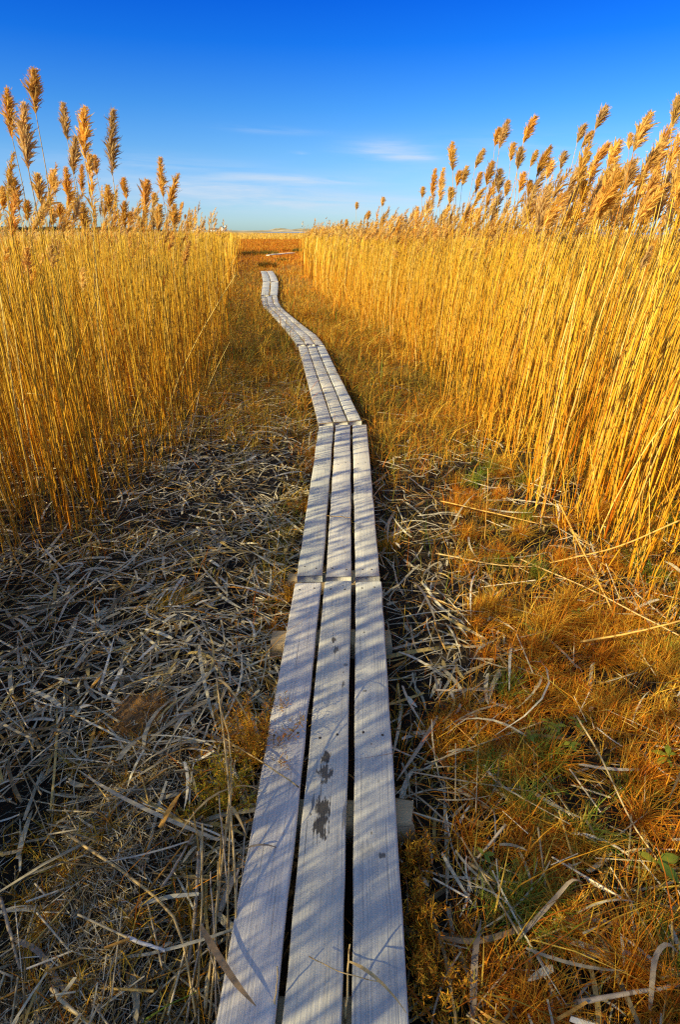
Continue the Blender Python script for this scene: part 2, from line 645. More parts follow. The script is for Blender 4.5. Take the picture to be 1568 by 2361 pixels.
for si, (Lw, Rw, fr, zt) in enumerate(BW):
    c0 = (Lw[0] + Rw[0]) / 2
    par = empty('boardwalk_section', (c0[0], c0[1], 0), SEC_LABEL[si], 'boardwalk', 'boardwalk sections')
    for pi, (f0, f1) in enumerate(fr):
        mat = M_WOOD
        if (si, pi) == (0, 1):
            # dark water marks, at their distance along and across the plank
            a = Lw + (Rw - Lw) * f0
            b = Lw + (Rw - Lw) * f1
            st = []
            for (px, py, ru, rv, amt) in [(768, 1474, .014, .024, .9), (774, 1497, .016, .03, .75), (750, 1745, .017, .03, .95), (748, 1780, .026, .034, .9),
                                          (744, 1862, .032, .04, .95), (741, 1900, .026, .055, .95), (722, 1850, .006, .03, .6),
                                          (791, 1578, .007, .022, .7), (797, 1532, .012, .012, .6), (795, 1880, .007, .05, .55), (748, 1800, .012, .012, .8)]:
                P = on_z(px, py, zt)
                along = P[1] - (a[0][1] + b[0][1]) / 2
                t = along / ((a[-1][1] + b[-1][1]) / 2 - (a[0][1] + b[0][1]) / 2)
                pa = a[0] + (a[-1] - a[0]) * t
                tot = np.linalg.norm((a[-1] + b[-1]) / 2 - (a[0] + b[0]) / 2)
                st.append((P[0] - pa[0] + pi * .37 + si * 1.9, t * tot, ru, rv, amt))
            mat = wood_mat('stained_plank', (1.03, 1.02, .98), st)
        if (si, pi) == (0, 2):
            a = Lw + (Rw - Lw) * f0
            b = Lw + (Rw - Lw) * f1
            st = []
            for (px, py, ru, rv, amt) in [(880, 1972, .012, .012, .8), (842, 1592, .008, .007, .7), (840, 1458, .006, .006, .7), (846, 1960, .02, .03, .25)]:
                P = on_z(px, py, zt)
                t = (P[1] - (a[0][1] + b[0][1]) / 2) / ((a[-1][1] + b[-1][1]) / 2 - (a[0][1] + b[0][1]) / 2)
                pa = a[0] + (a[-1] - a[0]) * t
                tot = np.linalg.norm((a[-1] + b[-1]) / 2 - (a[0] + b[0]) / 2)
                st.append((P[0] - pa[0] + pi * .37 + si * 1.9, t * tot, ru, rv, amt))
            mat = wood_mat('knotty_plank', (1, 1, .99), st)
        plank(si, pi, Lw, Rw, f0, f1, zt, par, mat)
    # cross timbers the planks are nailed to: (row in the photo, overhang left, right, half width)
    spots = {0: [(1450, .075, .028, .055), (1850, -.02, .062, .05), (2330, -.03, -.03, .05)], 1: [(1314, .055, -.02, .05), (1130, -.02, -.02, .045), (995, .0, .0, .045)],
             2: [(960, .0, .0, .045), (880, -.02, -.02, .045), (806, .0, .0, .045)]}.get(si)
    if spots is None:
        rows = [p[1] for p in SECS[si][0]]
        spots = [(rows[0] - (rows[0] - rows[-1]) * f, 0, 0, .045) for f in (.04, .5, .96)]
    for (row, el, er, hy) in spots:
        yy = on_z(IW / 2, row, zt)[1]
        l = np.array([np.interp(yy, Lw[:, 1], Lw[:, k]) for k in range(3)])
        r = np.array([np.interp(yy, Rw[:, 1], Rw[:, k]) for k in range(3)])
        d = norm(r - l)
        l, r = l - d * el, r + d * er
        c = (l + r) / 2
        hx = np.linalg.norm(r - l) / 2
        mb = box_mb((c[0], c[1], zt - .044 - .045), (hx, hy, .045), math.atan2(d[1], d[0]), (.95, .9, .82), jag=.005)
        mb.build('sleeper', SL_M, par, loc=par.location)

# ------------------------------------------------------------------ reed stands
LEFT_PX = [(-500, 1420), (-200, 1340), (0, 1300), (110, 1285), (170, 1240), (262, 1165), (330, 1095), (400, 1035), (430, 960), (465, 870), (490, 770), (513, 705), (530, 655), (545, 615), (548, 590)]
RIGHT_PX = [(2300, 1900), (1568, 1420), (1440, 1340), (1380, 1285), (1290, 1200), (1215, 1110), (1150, 1055), (1080, 985), (1020, 905), (960, 850), (890, 792), (830, 750), (765, 700), (715, 652), (694, 612), (692, 592)]
LE = np.array([on_z(*q) for q in LEFT_PX])
RE = np.array([on_z(*q) for q in RIGHT_PX])


def edge_x(E, y):
    o = np.argsort(E[:, 1])
    return np.interp(y, E[o, 1], E[o, 0])


STEM_COLS = np.array([(.70, .41, .035), (.76, .48, .055), (.60, .32, .02), (.68, .36, .018), (.48, .25, .016), (.80, .57, .15), (.52, .33, .045), (.50, .19, .012)])
STEM_COLS = STEM_COLS * np.array([1.0, 1.07, 1.1])
STEM_P = np.array([.25, .2, .14, .14, .08, .08, .07, .04])
PL_COLS = np.array([(.82, .54, .12), (.86, .60, .18), (.78, .46, .08), (.74, .45, .11), (.66, .45, .17)])


def make_reeds(n, base, H, lean, bend, rad):
    d = dict(base=base, H=H, lean=lean, bend=bend, rad=rad)
    d['col'] = STEM_COLS[rng.choice(len(STEM_COLS), n, p=STEM_P)] * rng.uniform(.82, 1.15, (n, 1))
    d['pcol'] = PL_COLS[rng.choice(len(PL_COLS), n)] * rng.uniform(.85, 1.15, (n, 1))
    d['ph'] = rng.uniform(0, 6.28, (n, 2))
    d['PL'] = rng.uniform(.2, .32, n) * np.clip(H / 2.0, .6, 1.2)
    d['PW'] = d['PL'] * rng.uniform(.2, .3, n)
    d['has'] = rng.random(n) < .22
    d['pdir'] = norm(np.stack([rng.normal(.25, .16, n), rng.normal(.08, .14, n), np.ones(n)], -1))
    d['node0'] = rng.uniform(0, 1, n)
    d['nsp'] = rng.uniform(.11, .2, n)
    d['y'] = base[:, 1]
    return d


def sub(d, idx):
    return {k: v[idx] for k, v in d.items()}


def stem_pts(d, k):
    n = len(d['H'])
    t = np.linspace(0, 1, k)[None, :, None]
    H = d['H'][:, None, None]
    P = np.zeros((n, k, 3))
    P[..., :2] = d['base'][:, None, :2] + (d['lean'][:, None] * t + d['bend'][:, None] * t ** 2) * H
    wob = np.sin(t * 9 + d['ph'][:, None]) * .006 * t * H
    P[..., :2] += wob
    P[..., 2:] = d['base'][:, None, 2:] + H * t
    return P


def add_stems(mb, d, k, sides):
    P = stem_pts(d, k)
    t = np.linspace(0, 1, k)
    Rr = d['rad'][:, None] * (1.08 - .6 * t[None] ** 1.5)
    C = d['col'][:, None, :] * np.ones((1, k, 1))
    # stem feet redder and darker: old sheaths, plus shade painted into the colour
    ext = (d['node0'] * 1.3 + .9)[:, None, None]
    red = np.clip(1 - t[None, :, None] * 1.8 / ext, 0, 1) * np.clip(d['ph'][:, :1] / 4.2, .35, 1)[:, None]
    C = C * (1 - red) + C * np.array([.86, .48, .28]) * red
    A = np.zeros(P.shape)
    A[..., 0] = d['node0'][:, None] + t[None] * (d['H'] / d['nsp'])[:, None]
    A[..., 1] = .01
    if sides >= 3:
        tubes(mb, P, Rr, sides, C, A)
    else:
        yaw = rng.uniform(-.9, .9, len(P))
        ribbons(mb, P, Rr * 2.0, np.stack([np.cos(yaw), np.sin(yaw), yaw * 0], -1), C, A)
    return P


def add_plumes(mb, top, dirv, PL, PW, col, N, fl=1.0, wind=.5, seg=3, coarse=1.0):
    """feathery drooping panicles: N branchlets each, a bent ribbon with short side flecks"""
    n = len(PL)
    if n == 0:
        return
    s = rng.random((n, N)) ** .85
    az = rng.uniform(0, 6.283, (n, N))
    rad = np.stack([np.cos(az), np.sin(az), az * 0], -1)
    rad[..., 0] += wind * .6
    rad[..., 1] += wind * .2
    up = dirv[:, None]
    curve = np.stack([np.full(n, .18), np.full(n, .05), np.full(n, -.02)], -1)[:, None] * (s ** 2)[..., None]
    P0 = top[:, None] + (up * s[..., None] * .93 + curve * wind * 1.2) * PL[:, None, None]
    prof = np.minimum(1, .45 + s * 2.4) * (1 - s) ** .62 + .12
    ln = PW[:, None] * prof * rng.uniform(.5, 1.0, (n, N)) * np.where(rng.random((n, N)) < .16, 2.0, 1.55)
    d1 = norm(rad * .5 + up * rng.uniform(.7, 1.4, (n, N, 1)))
    d2 = norm(rad * .55 + up * rng.uniform(.25, 1.0, (n, N, 1)) + np.array([.45 * wind, .1 * wind, -.15]))
    P1 = P0 + d1 * (ln * .6)[..., None]
    P2 = P1 + d2 * (ln * .62)[..., None]
    P = np.stack([P0, P1, P2], 2).reshape(n * N, 3, 3)
    W = np.stack([ln * .07 + .0013, ln * .13 + .0024, ln * .02 + .0005], -1).reshape(-1, 3) * fl
    C = (col[:, None] * rng.uniform(.72, 1.28, (n, N, 1))).reshape(-1, 3)
    ribbons(mb, P, W, rand_unit(n * N), C)
    if coarse <= 1:
        # spikelets hanging along each branchlet
        for q in range(seg):
            f = rng.uniform(.25, 1, (n * N, 1))
            B = P[:, 0] * (1 - f) + P[:, 1] * f if q % 2 == 0 else P[:, 1] * (1 - f) + P[:, 2] * f
            dv = norm(norm(P[:, 2] - P[:, 0]) + rand_unit(n * N) * .7 + np.array([0.15, 0, -.15]))
            l = rng.uniform(.008, .016, (n * N, 1)) * (PL.repeat(N)[:, None] / .28)
            ribbons(mb, np.stack([B, B + dv * l], 1), np.stack([np.full(n * N, .0032), np.full(n * N, .001)], -1) * fl, rand_unit(n * N), C * rng.uniform(.8, 1.25, (len(C), 1)))


def add_stem_leaves(mb, d, P, frac, nmax=1):
    """dry blades still hanging on the stems"""
    n = len(P)
    for q in range(nmax):
        idx = np.nonzero(rng.random(n) < frac)[0]
        if len(idx) == 0:
            continue
        k = P.shape[1]
        j = rng.integers(1, k - 1, len(idx))
        B = P[idx, j]
        az = rng.normal(.35, 1.3, len(idx))
        out = np.stack([np.cos(az), np.sin(az), az * 0], -1)
        l = rng.uniform(.10, .30, (len(idx), 1))
        up = np.array([0, 0, 1.0])
        P1 = B + (out * .35 + up * .8) * l * .5
        P2 = P1 + (out * .9 + up * rng.uniform(-.6, .5, (len(idx), 1))) * l * .4
        P3 = P2 + (out * .8 - up * rng.uniform(.2, 1.2, (len(idx), 1))) * l * .4
        W = np.stack([l[:, 0] * 0 + .006, l[:, 0] * 0 + .009, l[:, 0] * 0 + .007, l[:, 0] * 0 + .001], -1) * rng.uniform(.6, 1.1, (len(idx), 1))
        S = norm(np.cross(out, up) + rand_unit(len(idx)) * .35)
        ribbons(mb, np.stack([B, P1, P2, P3], 1), W, S, d['col'][idx] * np.array([1.0, .98, 1.15]) * rng.uniform(.7, 1.1, (len(idx), 1)))


def sample_stand(side, y0, y1, d0, d1, dens):
    E = LE if side < 0 else RE
    n = int((y1 - y0) * (d1 - d0) * dens)
    y = rng.uniform(y0, y1, n)
    dep = rng.uniform(d0, d1, n)
    wob = (fbm(y * 1.6, y * 0 + side, 77) - .5) * .55 + (fbm(y * .35, y * 0 + side, 78) - .5) * .6 * (y > 4)
    x = edge_x(E, y) + side * (dep + np.maximum(wob, -.3) * (d0 <= 0))
    keep = np.ones(n, bool)
    # clumped rather than even
    cl = fbm(x * 2.6, y * 2.6, 55)
    keep &= rng.random(n) < np.clip(.35 + (cl - .35) * 2.6, .25, 1)
    # thin ragged front edge
    keep &= rng.random(n) < np.clip((dep + .15) / .6 + .04, 0, 1) if d0 <= 0 else True
    return x[keep], y[keep], dep[keep]


def bulk(side, x, y, dep):
    n = len(x)
    base = np.stack([x, y, gz(x, y) - .01], -1)
    if side < 0:
        H = rng.normal(1.55, .14, n)
        tall = rng.random(n) < .11 * np.clip(1.4 - y / 20, .02, 1)
        H = np.where(y > 18, np.minimum(H, 1.68), H)
        H = np.where(tall, rng.uniform(1.72, 2.0, n), H)
        lean = np.stack([rng.normal(.0, .035, n), rng.normal(.0, .035, n)], -1)
        bend = np.stack([rng.normal(.02, .03, n), rng.normal(.0, .03, n)], -1)
    else:
        hm = np.interp(y, [0, 3, 6, 9, 13, 20, 45], [1.80, 1.78, 1.72, 1.62, 1.52, 1.47, 1.47])
        hm = np.where(dep > 3.2, np.minimum(hm, 1.5), hm)
        H = rng.normal(0, .17, n) + hm
        tall = rng.random(n) < .20 * (dep < 3.2)
        H = np.where(tall, H + rng.uniform(.08, .36, n) * np.interp(y, [4, 14, 25], [1, .5, .25]), H)
        lean = np.stack([rng.normal(.03, .04, n), rng.normal(.01, .035, n)], -1)
        bend = np.stack([rng.normal(.07, .035, n), rng.normal(.02, .03, n)], -1)
    rad = rng.uniform(.0029, .0052, n)
    d = make_reeds(n, base, np.clip(H, .5, 2.12), lean, bend, rad)
    if side < 0:
        d['has'] = rng.random(n) < np.where(dep < 1.8, np.where(H > 1.7, .35, .05), .25)
    else:
        d['has'] = rng.random(n) < np.where(H > hm + .05, .92, .12)
    odd = (rng.random(n) < np.where(dep < .4, .16, .05))
    d['lean'] = d['lean'] + np.where(odd[:, None], rng.normal(0, .13, (n, 2)), 0)
    d['bend'] = d['bend'] + np.where(odd[:, None], rng.normal(0, .12, (n, 2)), 0)
    d['H'] = np.where(odd, d['H'] * rng.uniform(.5, .95, n), d['H'])
    d['has'] &= ~odd
    d['PL'] = d['PL'] * np.where(H > 1.7, 1.15, .9)
    d['PW'] = d['PW'] * (.85 if side < 0 else 1.0) * rng.uniform(.75, 1.25, n)
    return d


def cat(ds):
    return {k: np.concatenate([d[k] for d in ds]) for k in ds[0]}


# --- the tall plumed reeds one can pick out against the sky: tip and foot of each head in the photo, head width
Lz = [(165, 55, 195, 335, 70), (5, 165, 60, 480, 62), (90, 240, 150, 650, 88), (333, 255, 380, 495, 52), (452, 270, 480, 600, 88), (612, 275, 640, 690, 94),
      (415, 450, 415, 690, 58), (900, 570, 935, 820, 50), (830, 710, 830, 870, 60), (20, 640, 100, 900, 62), (190, 670, 230, 860, 60), (285, 650, 310, 800, 48),
      (355, 630, 395, 860, 52), (455, 840, 480, 1010, 52), (600, 740, 625, 900, 52), (695, 700, 722, 830, 40), (700, 830, 712, 1000, 42), (905, 850, 905, 1020, 60),
      (990, 850, 1000, 1000, 48), (530, 570, 550, 690, 40), (455, 620, 465, 790, 35), (990, 760, 990, 810, 22), (1045, 850, 1040, 890, 20), (1065, 920, 1062, 950, 18),
      (880, 790, 882, 880, 40), (290, 870, 300, 985, 40), (795, 930, 800, 1010, 48), (0, 750, 12, 900, 50), (140, 830, 150, 960, 45), (60, 950, 70, 1040, 40),
      (1122, 935, 1122, 970, 16), (1085, 962, 1085, 990, 16), (330, 850, 345, 960, 45), (740, 900, 745, 985, 36), (420, 820, 432, 930, 40), (500, 560, 512, 700, 45)]
Rz = [(1560, 65, 1525, 255, 72), (1140, 125, 1080, 270, 58), (1385, 150, 1300, 400, 75), (725, 185, 665, 350, 58), (563, 200, 525, 385, 58), (520, 255, 500, 370, 42),
      (1015, 235, 975, 350, 48), (1060, 275, 1000, 380, 50), (235, 330, 255, 510, 58), (1150, 340, 1070, 480, 62), (1215, 325, 1150, 490, 64), (1275, 285, 1275, 390, 34),
      (600, 340, 590, 455, 38), (640, 365, 630, 500, 72), (740, 385, 705, 490, 34), (810, 355, 740, 550, 84), (895, 390, 880, 500, 44), (430, 375, 385, 500, 46),
      (1425, 385, 1370, 520, 74), (1540, 410, 1490, 520, 44), (185, 480, 185, 680, 48), (140, 485, 140, 670, 42), (330, 475, 310, 600, 38), (290, 505, 280, 600, 42),
      (80, 600, 80, 670, 26), (40, 710, 45, 850, 36), (1000, 475, 930, 600, 72), (1040, 395, 1020, 480, 38), (475, 445, 450, 600, 48), (515, 490, 520, 640, 48),
      (1200, 480, 1180, 640, 66), (1280, 440, 1260, 620, 70), (410, 510, 390, 640, 40), (820, 440, 800, 560, 50), (660, 510, 640, 640, 44), (570, 560, 560, 660, 46),
      (700, 560, 690, 660, 40), (1440, 520, 1400, 660, 60), (1568, 440, 1530, 600, 50), (-150, 660, -150, 720, 26), (-230, 740, -235, 800, 22), (-300, 690, -300, 740, 22),
      (-360, 790, -362, 830, 18), (1010, 560, 1000, 700, 60), (240, 600, 240, 700, 42)]


def key_reeds(L, side, ox, oy, sc):
    E = LE if side < 0 else RE
    out = []
    for (x0, y0, x1, y1, w) in L:
        tx, ty, bx, by = ox + x0 * sc, oy + y0 * sc, ox + x1 * sc, oy + y1 * sc
        zc = F * .078 / (w * sc)
        Y = zc / CT + .15
        for _ in range(60):
            tip, foot = on_y(tx, ty, Y), on_y(bx, by, Y)
            sl = (tip[0] - foot[0]) / max(.02, tip[2] - foot[2])
            ln = np.clip(sl * .35, -.10, .16)
            Hh = foot[2]
            bxw = foot[0] - ln * Hh
            inside = side * (bxw - edge_x(E, Y))
            if inside > .05:
                break
            Y *= 1.03 if side * (bxw - edge_x(E, Y)) < 0 else 1
        b = np.array([bxw, Y, 0.0])
        b[2] = float(gz(bxw, Y)) - .01
        Hh = foot[2] - b[2]
        bend = np.clip(sl * .14, -.05, .08)
        lean = (foot[0] - bxw) / Hh - bend
        out.append((b, Hh, (lean, 0.0), (bend, 0.0), tip - foot, (w * sc) / F * zc))
    n = len(out)
    d = make_reeds(n, np.array([o[0] for o in out]), np.array([o[1] for o in out]), np.array([o[2] for o in out]), np.array([o[3] for o in out]), rng.uniform(.0036, .0048, n))
    ax = np.array([o[4] for o in out])
    d['PL'] = np.linalg.norm(ax, axis=1)
    d['PW'] = np.minimum(np.array([o[5] for o in out]) * .80, d['PL'] * .36)
    d['pdir'] = norm(ax)
    d['has'][:] = True
    d['ph'][:] = 0
    return d


keyL = key_reeds(Lz, -1, 0.0, 125.4, .4)
keyR = key_reeds(Rz, 1, 940.8, 188.2, .4)

near, far = {}, {}
for side in (-1, 1):
    nd, fd = [], []
    for (y0, y1, d0, d1, dens, bucket) in [
            (1.2, 8, -.15, 1.6, 135, nd), (1.2, 8, 1.6, 4.2, 70, nd), (8, 16, -.25, 2.2, 100, nd), (16, 50, -.4, 2.2, 62, fd),
            (8, 16, 2.2, 5, 42, fd), (2, 9, 4.2, 9, 34, fd), (16, 50, 2.2, 9, 16, fd), (6, 16, 5, 12, 16, fd), (14, 60, 9, 26, 5, fd)]:
        x, y, dep = sample_stand(side, y0, y1, d0, d1, dens)
        bucket.append(bulk(side, x, y, dep))
    near[side], far[side] = cat(nd), cat(fd)

# reeds beside and behind the walker on the sunny side: they stripe the boards with shade
nb = 2100
yb = rng.uniform(-4.2, 2.3, nb)
xb = -2.05 - .05 * (yb < 0) - rng.random(nb) ** 1.2 * 2.2 - .15 * fbm(yb * 1.5, yb * 0, 3)
off = bulk(-1, xb, yb, xb)
off['H'] = np.clip(off['H'] + .16, .8, 2.15)
off['H'] += .72 * (1 - sstep(-.9, .5, yb)) * (rng.random(nb) < .8)  # unseen reeds at the back raised to shade the near right bank
off['has'] = rng.random(nb) < .45


# rank the near reeds by how large they show, split the 300 largest into things
def showing(d):
    P = stem_pts(d, 5)
    x, y, zc = proj(P)
    ins = (x > 4) & (x < IW - 4) & (y > 0) & (y < IH)
    return ins.mean(1) / np.maximum(zc[:, 2], .5), ins


single = {}
for side, key in ((-1, keyL), (1, keyR)):
    d = near[side]
    score, ins = showing(d)
    E = LE if side < 0 else RE
    dep = side * (d['base'][:, 0] - edge_x(E, d['y']))
    score = score * np.clip(1.25 - dep * .9, .05, 1.2)
    n_pick = 150 - len(key['H'])
    o = np.argsort(-score)
    single[side] = (key, sub(d, o[:n_pick]))
    single[side][1]['rad'] *= 1.3
    near[side] = sub(d, o[n_pick:])

REED_UNIQUE = {
    (-1, 0): 'tallest reed of the left stand, its single full plume high in the deep blue sky',
    (-1, 1): 'plumed reed cut by the left picture edge beside the tallest plume',
    (-1, 2): 'tall reed with a dark greyish plume just below the tallest one',
    (-1, 3): 'tall reed with a slim bare plume between the tallest plume and the broad one',
    (-1, 4): 'tall reed with a broad forked plume in the middle of the left group',
    (-1, 5): 'tall reed with the longest plume, standing straight right of the broad one',
    (-1, 7): 'reed with a tall nodding plume standing apart towards the horizon houses',
    (-1, 8): 'reed with a blunt one sided plume next to the nodding plume near the houses',
    (1, 0): 'reed with a plume cut by the right picture edge, highest of the right stand',
    (1, 1): 'leaning reed with the upper plume of the crossed pair in the right stand',
    (1, 2): 'reed with the long slanting plume standing highest inside the right picture edge',
    (1, 3): 'leaning reed with a lone pointed plume above the middle of the right stand',
    (1, 4): 'reed with the taller of two touching plumes in the right stand',
    (1, 8): 'upright reed with a blunt square plume at the low end of the right stand',
    (1, 14): 'reed with a small dark grey plume between golden ones in the right stand',
}
for side in (-1, 1):
    sname = 'left' if side < 0 else 'right'
    for gi, d in enumerate(single[side]):
        P = stem_pts(d, 9)
        for i in range(len(d['H'])):
            di = sub(d, np.array([i]))
            b = di['base'][0]
            if gi == 0:
                lab = REED_UNIQUE.get((side, i), 'tall golden reed raising its plume against the sky above the %s stand' % sname)
                grp = None if (side, i) in REED_UNIQUE else 'plumed reeds above the %s stand' % sname
            else:
                pl = bool(di['has'][0])
                lab = ('thin golden reed with a brown plume at the front of the %s stand' if pl else 'thin golden reed with a bare tip at the front of the %s stand') % sname
                grp = 'reeds at the front of the %s stand' % sname
            root = empty('reed', b, lab, 'reed', grp or 'plumed reeds above the %s stand' % sname)
            mb = MB()
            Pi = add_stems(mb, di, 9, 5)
            mb.build('stem', M_STEM, root, smooth=True, loc=b)
            if di['has'][0]:
                mp = MB()
                add_plumes(mp, Pi[:, -1] - di['pdir'] * .01, di['pdir'], di['PL'], di['PW'], di['pcol'], 300 if gi == 0 else 140, 1.0, .5 if side > 0 else .3, 4)
                mp.build('plume', M_PLUME, root, loc=b)
            if rng.random() < .3:
                ml = MB()
                add_stem_leaves(ml, di, Pi[:, :7], 1.1)
                if ml.v:
                    ml.build('leaf', M_LEAF, root, loc=b)

for side in (-1, 1):
    sname = 'left' if side < 0 else 'right'
    mb, mp = MB(), MB()
    d = near[side]
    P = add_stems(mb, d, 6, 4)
    h = np.nonzero(d['has'])[0]
    add_plumes(mp, P[h, -1], d['pdir'][h], d['PL'][h], d['PW'][h], d['pcol'][h], 64, 1.15, .5, 2)
    add_stem_leaves(mp, d, P, .3)
    d = far[side]
    d['rad'] = d['rad'] * np.interp(d['y'], [6, 20, 50], [1.1, 1.9, 3.0])
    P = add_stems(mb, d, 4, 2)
    h = np.nonzero(d['has'])[0]
    add_plumes(mp, P[h, -1], d['pdir'][h], d['PL'][h], d['PW'][h], d['pcol'][h], 12, 3.2, .5, 1, coarse=2)
    if side < 0:
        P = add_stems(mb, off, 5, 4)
        h = np.nonzero(off['has'])[0]
        add_plumes(mp, P[h, -1], off['pdir'][h], off['PL'][h], off['PW'][h], off['pcol'][h], 24, 2.2, .5, 1)
        add_stem_leaves(mp, off, P, .6)
    if side < 0:
        n = 3800
        y = rng.uniform(-3.8, 2.3, n)
        x = -1.98 - rng.random(n) ** 1.3 * 1.6
        st = make_reeds(n, np.stack([x, y, x * 0], -1), rng.uniform(.2, 1.0, n), rng.normal(0, .2, (n, 2)), rng.normal(0, .1, (n, 2)), rng.uniform(.002, .004, n))
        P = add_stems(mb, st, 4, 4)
        add_stem_leaves(mp, st, P, .5)
    # short dead stubble and thin suckers between the stems
    n = 3400
    y = 1.2 + rng.random(n) ** 1.7 * 20
    x = edge_x(LE if side < 0 else RE, y) + side * (rng.random(n) ** 1.5 * 3 - .12)
    b = np.stack([x, y, gz(x, y) - .01], -1)
    st = make_reeds(n, b, rng.uniform(.12, .9, n) ** 1.3, rng.normal(0, .22, (n, 2)), rng.normal(0, .1, (n, 2)), rng.uniform(.0014, .003, n) * np.interp(y, [4, 20], [1, 2]))
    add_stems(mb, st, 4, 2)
    o = mb.build('reeds', M_STEM, smooth=True)
    tag(o, 'dense golden mass of reed stems filling the %s stand' % sname, 'reeds', kind='stuff')
    o2 = mp.build('reed_plumes', M_PLUME)
    tag(o2, 'mass of small brown plumes and dry blades in the %s stand' % sname, 'reed plumes', kind='stuff')


# ------------------------------------------------------------------ ground cover: litter and grass
def off_path(x, y, m=.25):
    return (path_d(x, y) > m) | (y > _cl[-1, 1] + .1)


def inside_l(x, y):
    return x < edge_x(LE, y)


def inside_r(x, y):
    return x > edge_x(RE, y)


def in_view(x, y, pad=120):
    px, py, zc = proj(np.stack([x, y, x * 0], -1))
    return (px > -pad) & (px < IW + pad) & (py < IH + pad * 1.5) & (y > -.1)


def rand_field(n, y0, y1, pw, pad=150):
    y = y0 + rng.random(n) ** pw * (y1 - y0)
    hw = (y * .9 + CZ * .45) * (IW / 2 + pad) / F
    x = rng.uniform(-1, 1, n) * hw
    return x, y


LIT = np.array([(.54, .48, .32), (.64, .58, .40), (.42, .36, .23), (.76, .70, .53), (.2, .155, .08), (.58, .42, .14), (.5, .27, .06)])
mb = MB()
# broad dead blades
n = 30000
x, y = rand_field(n, .15, 9.5, 1.25)
edgeness = np.where(x < path_x(y), 1.0, .8)
dl = fbm(x * 1.1 + 3, y * 1.1, 91)
dens = np.clip((dl - .22) * 3.0, .18, 1) * np.where(x < path_x(y), np.interp(y, [0, 4, 6.5, 9], [.9, .9, .8, .35]), np.interp(y, [0, 1.2, 2.2, 4, 6, 9], [.22, .17, .25, .28, .12, .03]))
dens = dens + .45 * np.exp(-(((path_d(x, y) - .46) / .28) ** 2)) * np.interp(y, [1.2, 1.9, 3.6, 4.6], [.0, .8, .8, 0]) * (x > path_x(y))
dens = dens * np.where(inside_r(x, y) | inside_l(x, y), .5, 1)
matt = np.exp(-(((x + .64 + (y - 1) * .25) / .27) ** 2 + ((y - 1.0) / .7) ** 2) ** 1.5)
dens = dens * (1 - .93 * matt) * (1 - .5 * np.exp(-(((x + 1.0) / .13) ** 2 + ((y - .9) / .5) ** 2)))
ok = off_path(x, y, .2) & (rng.random(n) < dens)
x, y = x[ok], y[ok]
n = len(x)
# they lie in windrows: a slowly turning main direction
az = fbm(x * .8, y * .8, 15) * 7.5 + rng.normal(0, 1.1, n)
l = np.exp(rng.normal(-1.95, .6, n)).clip(.04, .6)
tilt = rng.normal(0, .13, n)
dv = np.stack([np.cos(az) * np.cos(tilt), np.sin(az) * np.cos(tilt), np.sin(tilt)], -1)
c = np.stack([x, y, gz(x, y) + .006 + rng.random(n) ** 2 * .06], -1)
sag = np.stack([-np.sin(az), np.cos(az), az * 0], -1) * (rng.normal(0, .055, n) * l)[:, None] + np.array([0, 0, 1.0]) * (rng.normal(0.02, .05, n) * l)[:, None]
tt = np.linspace(-.5, .5, 6)
P = c[:, None] + dv[:, None] * (tt[None] * l[:, None])[..., None] + sag[:, None] * (1 - 4 * tt ** 2)[None, :, None]
P[..., 2] = np.maximum(P[..., 2], gz(P[..., 0], P[..., 1]) + .003)
w0 = np.exp(rng.normal(-4.8, .5, n)).clip(.002, .02)
S = norm(np.stack([-np.sin(az), np.cos(az), az * 0], -1) + rand_unit(n) * .45)
ribbons(mb, P, w0[:, None] * np.array([[.75, 1, 1, .9, .65, .15]]), S, LIT[rng.choice(7, n, p=[.24, .2, .16, .1, .12, .1, .08])] * rng.uniform(.75, 1.15, (n, 1)))
# round stalk pieces
n = 6500
x, y = rand_field(n, .15, 9, 1.2)
ok = off_path(x, y, .2) & (rng.random(n) < np.where(x < path_x(y), .9, .35) * np.interp(y, [0, 4, 9], [1, .7, .15]) * (1 - .72 * np.exp(-(((x + .66) / .27) ** 2 + ((y - 1.0) / .65) ** 2))))
x, y = x[ok], y[ok]
n = len(x)
az = fbm(x * .8, y * .8, 15) * 7.5 + rng.normal(0, .8, n)
l = np.exp(rng.normal(-2.0, .6, n)).clip(.04, .7)
tilt = rng.normal(0, .1, n)
dv = np.stack([np.cos(az) * np.cos(tilt), np.sin(az) * np.cos(tilt), np.sin(tilt)], -1)
c = np.stack([x, y, gz(x, y) + .012 + rng.random(n) * .05], -1)
P = np.stack([c - dv * (l / 2)[:, None], c + dv * (l / 2)[:, None]], 1)
P[..., 2] = np.maximum(P[..., 2], gz(P[..., 0], P[..., 1]) + .004)
tubes(mb, P, rng.uniform(.0013, .0034, n), 5, LIT[rng.choice(7, n)] * np.array([1.1, 1.02, .9]) * rng.uniform(.7, 1.15, (n, 1)))
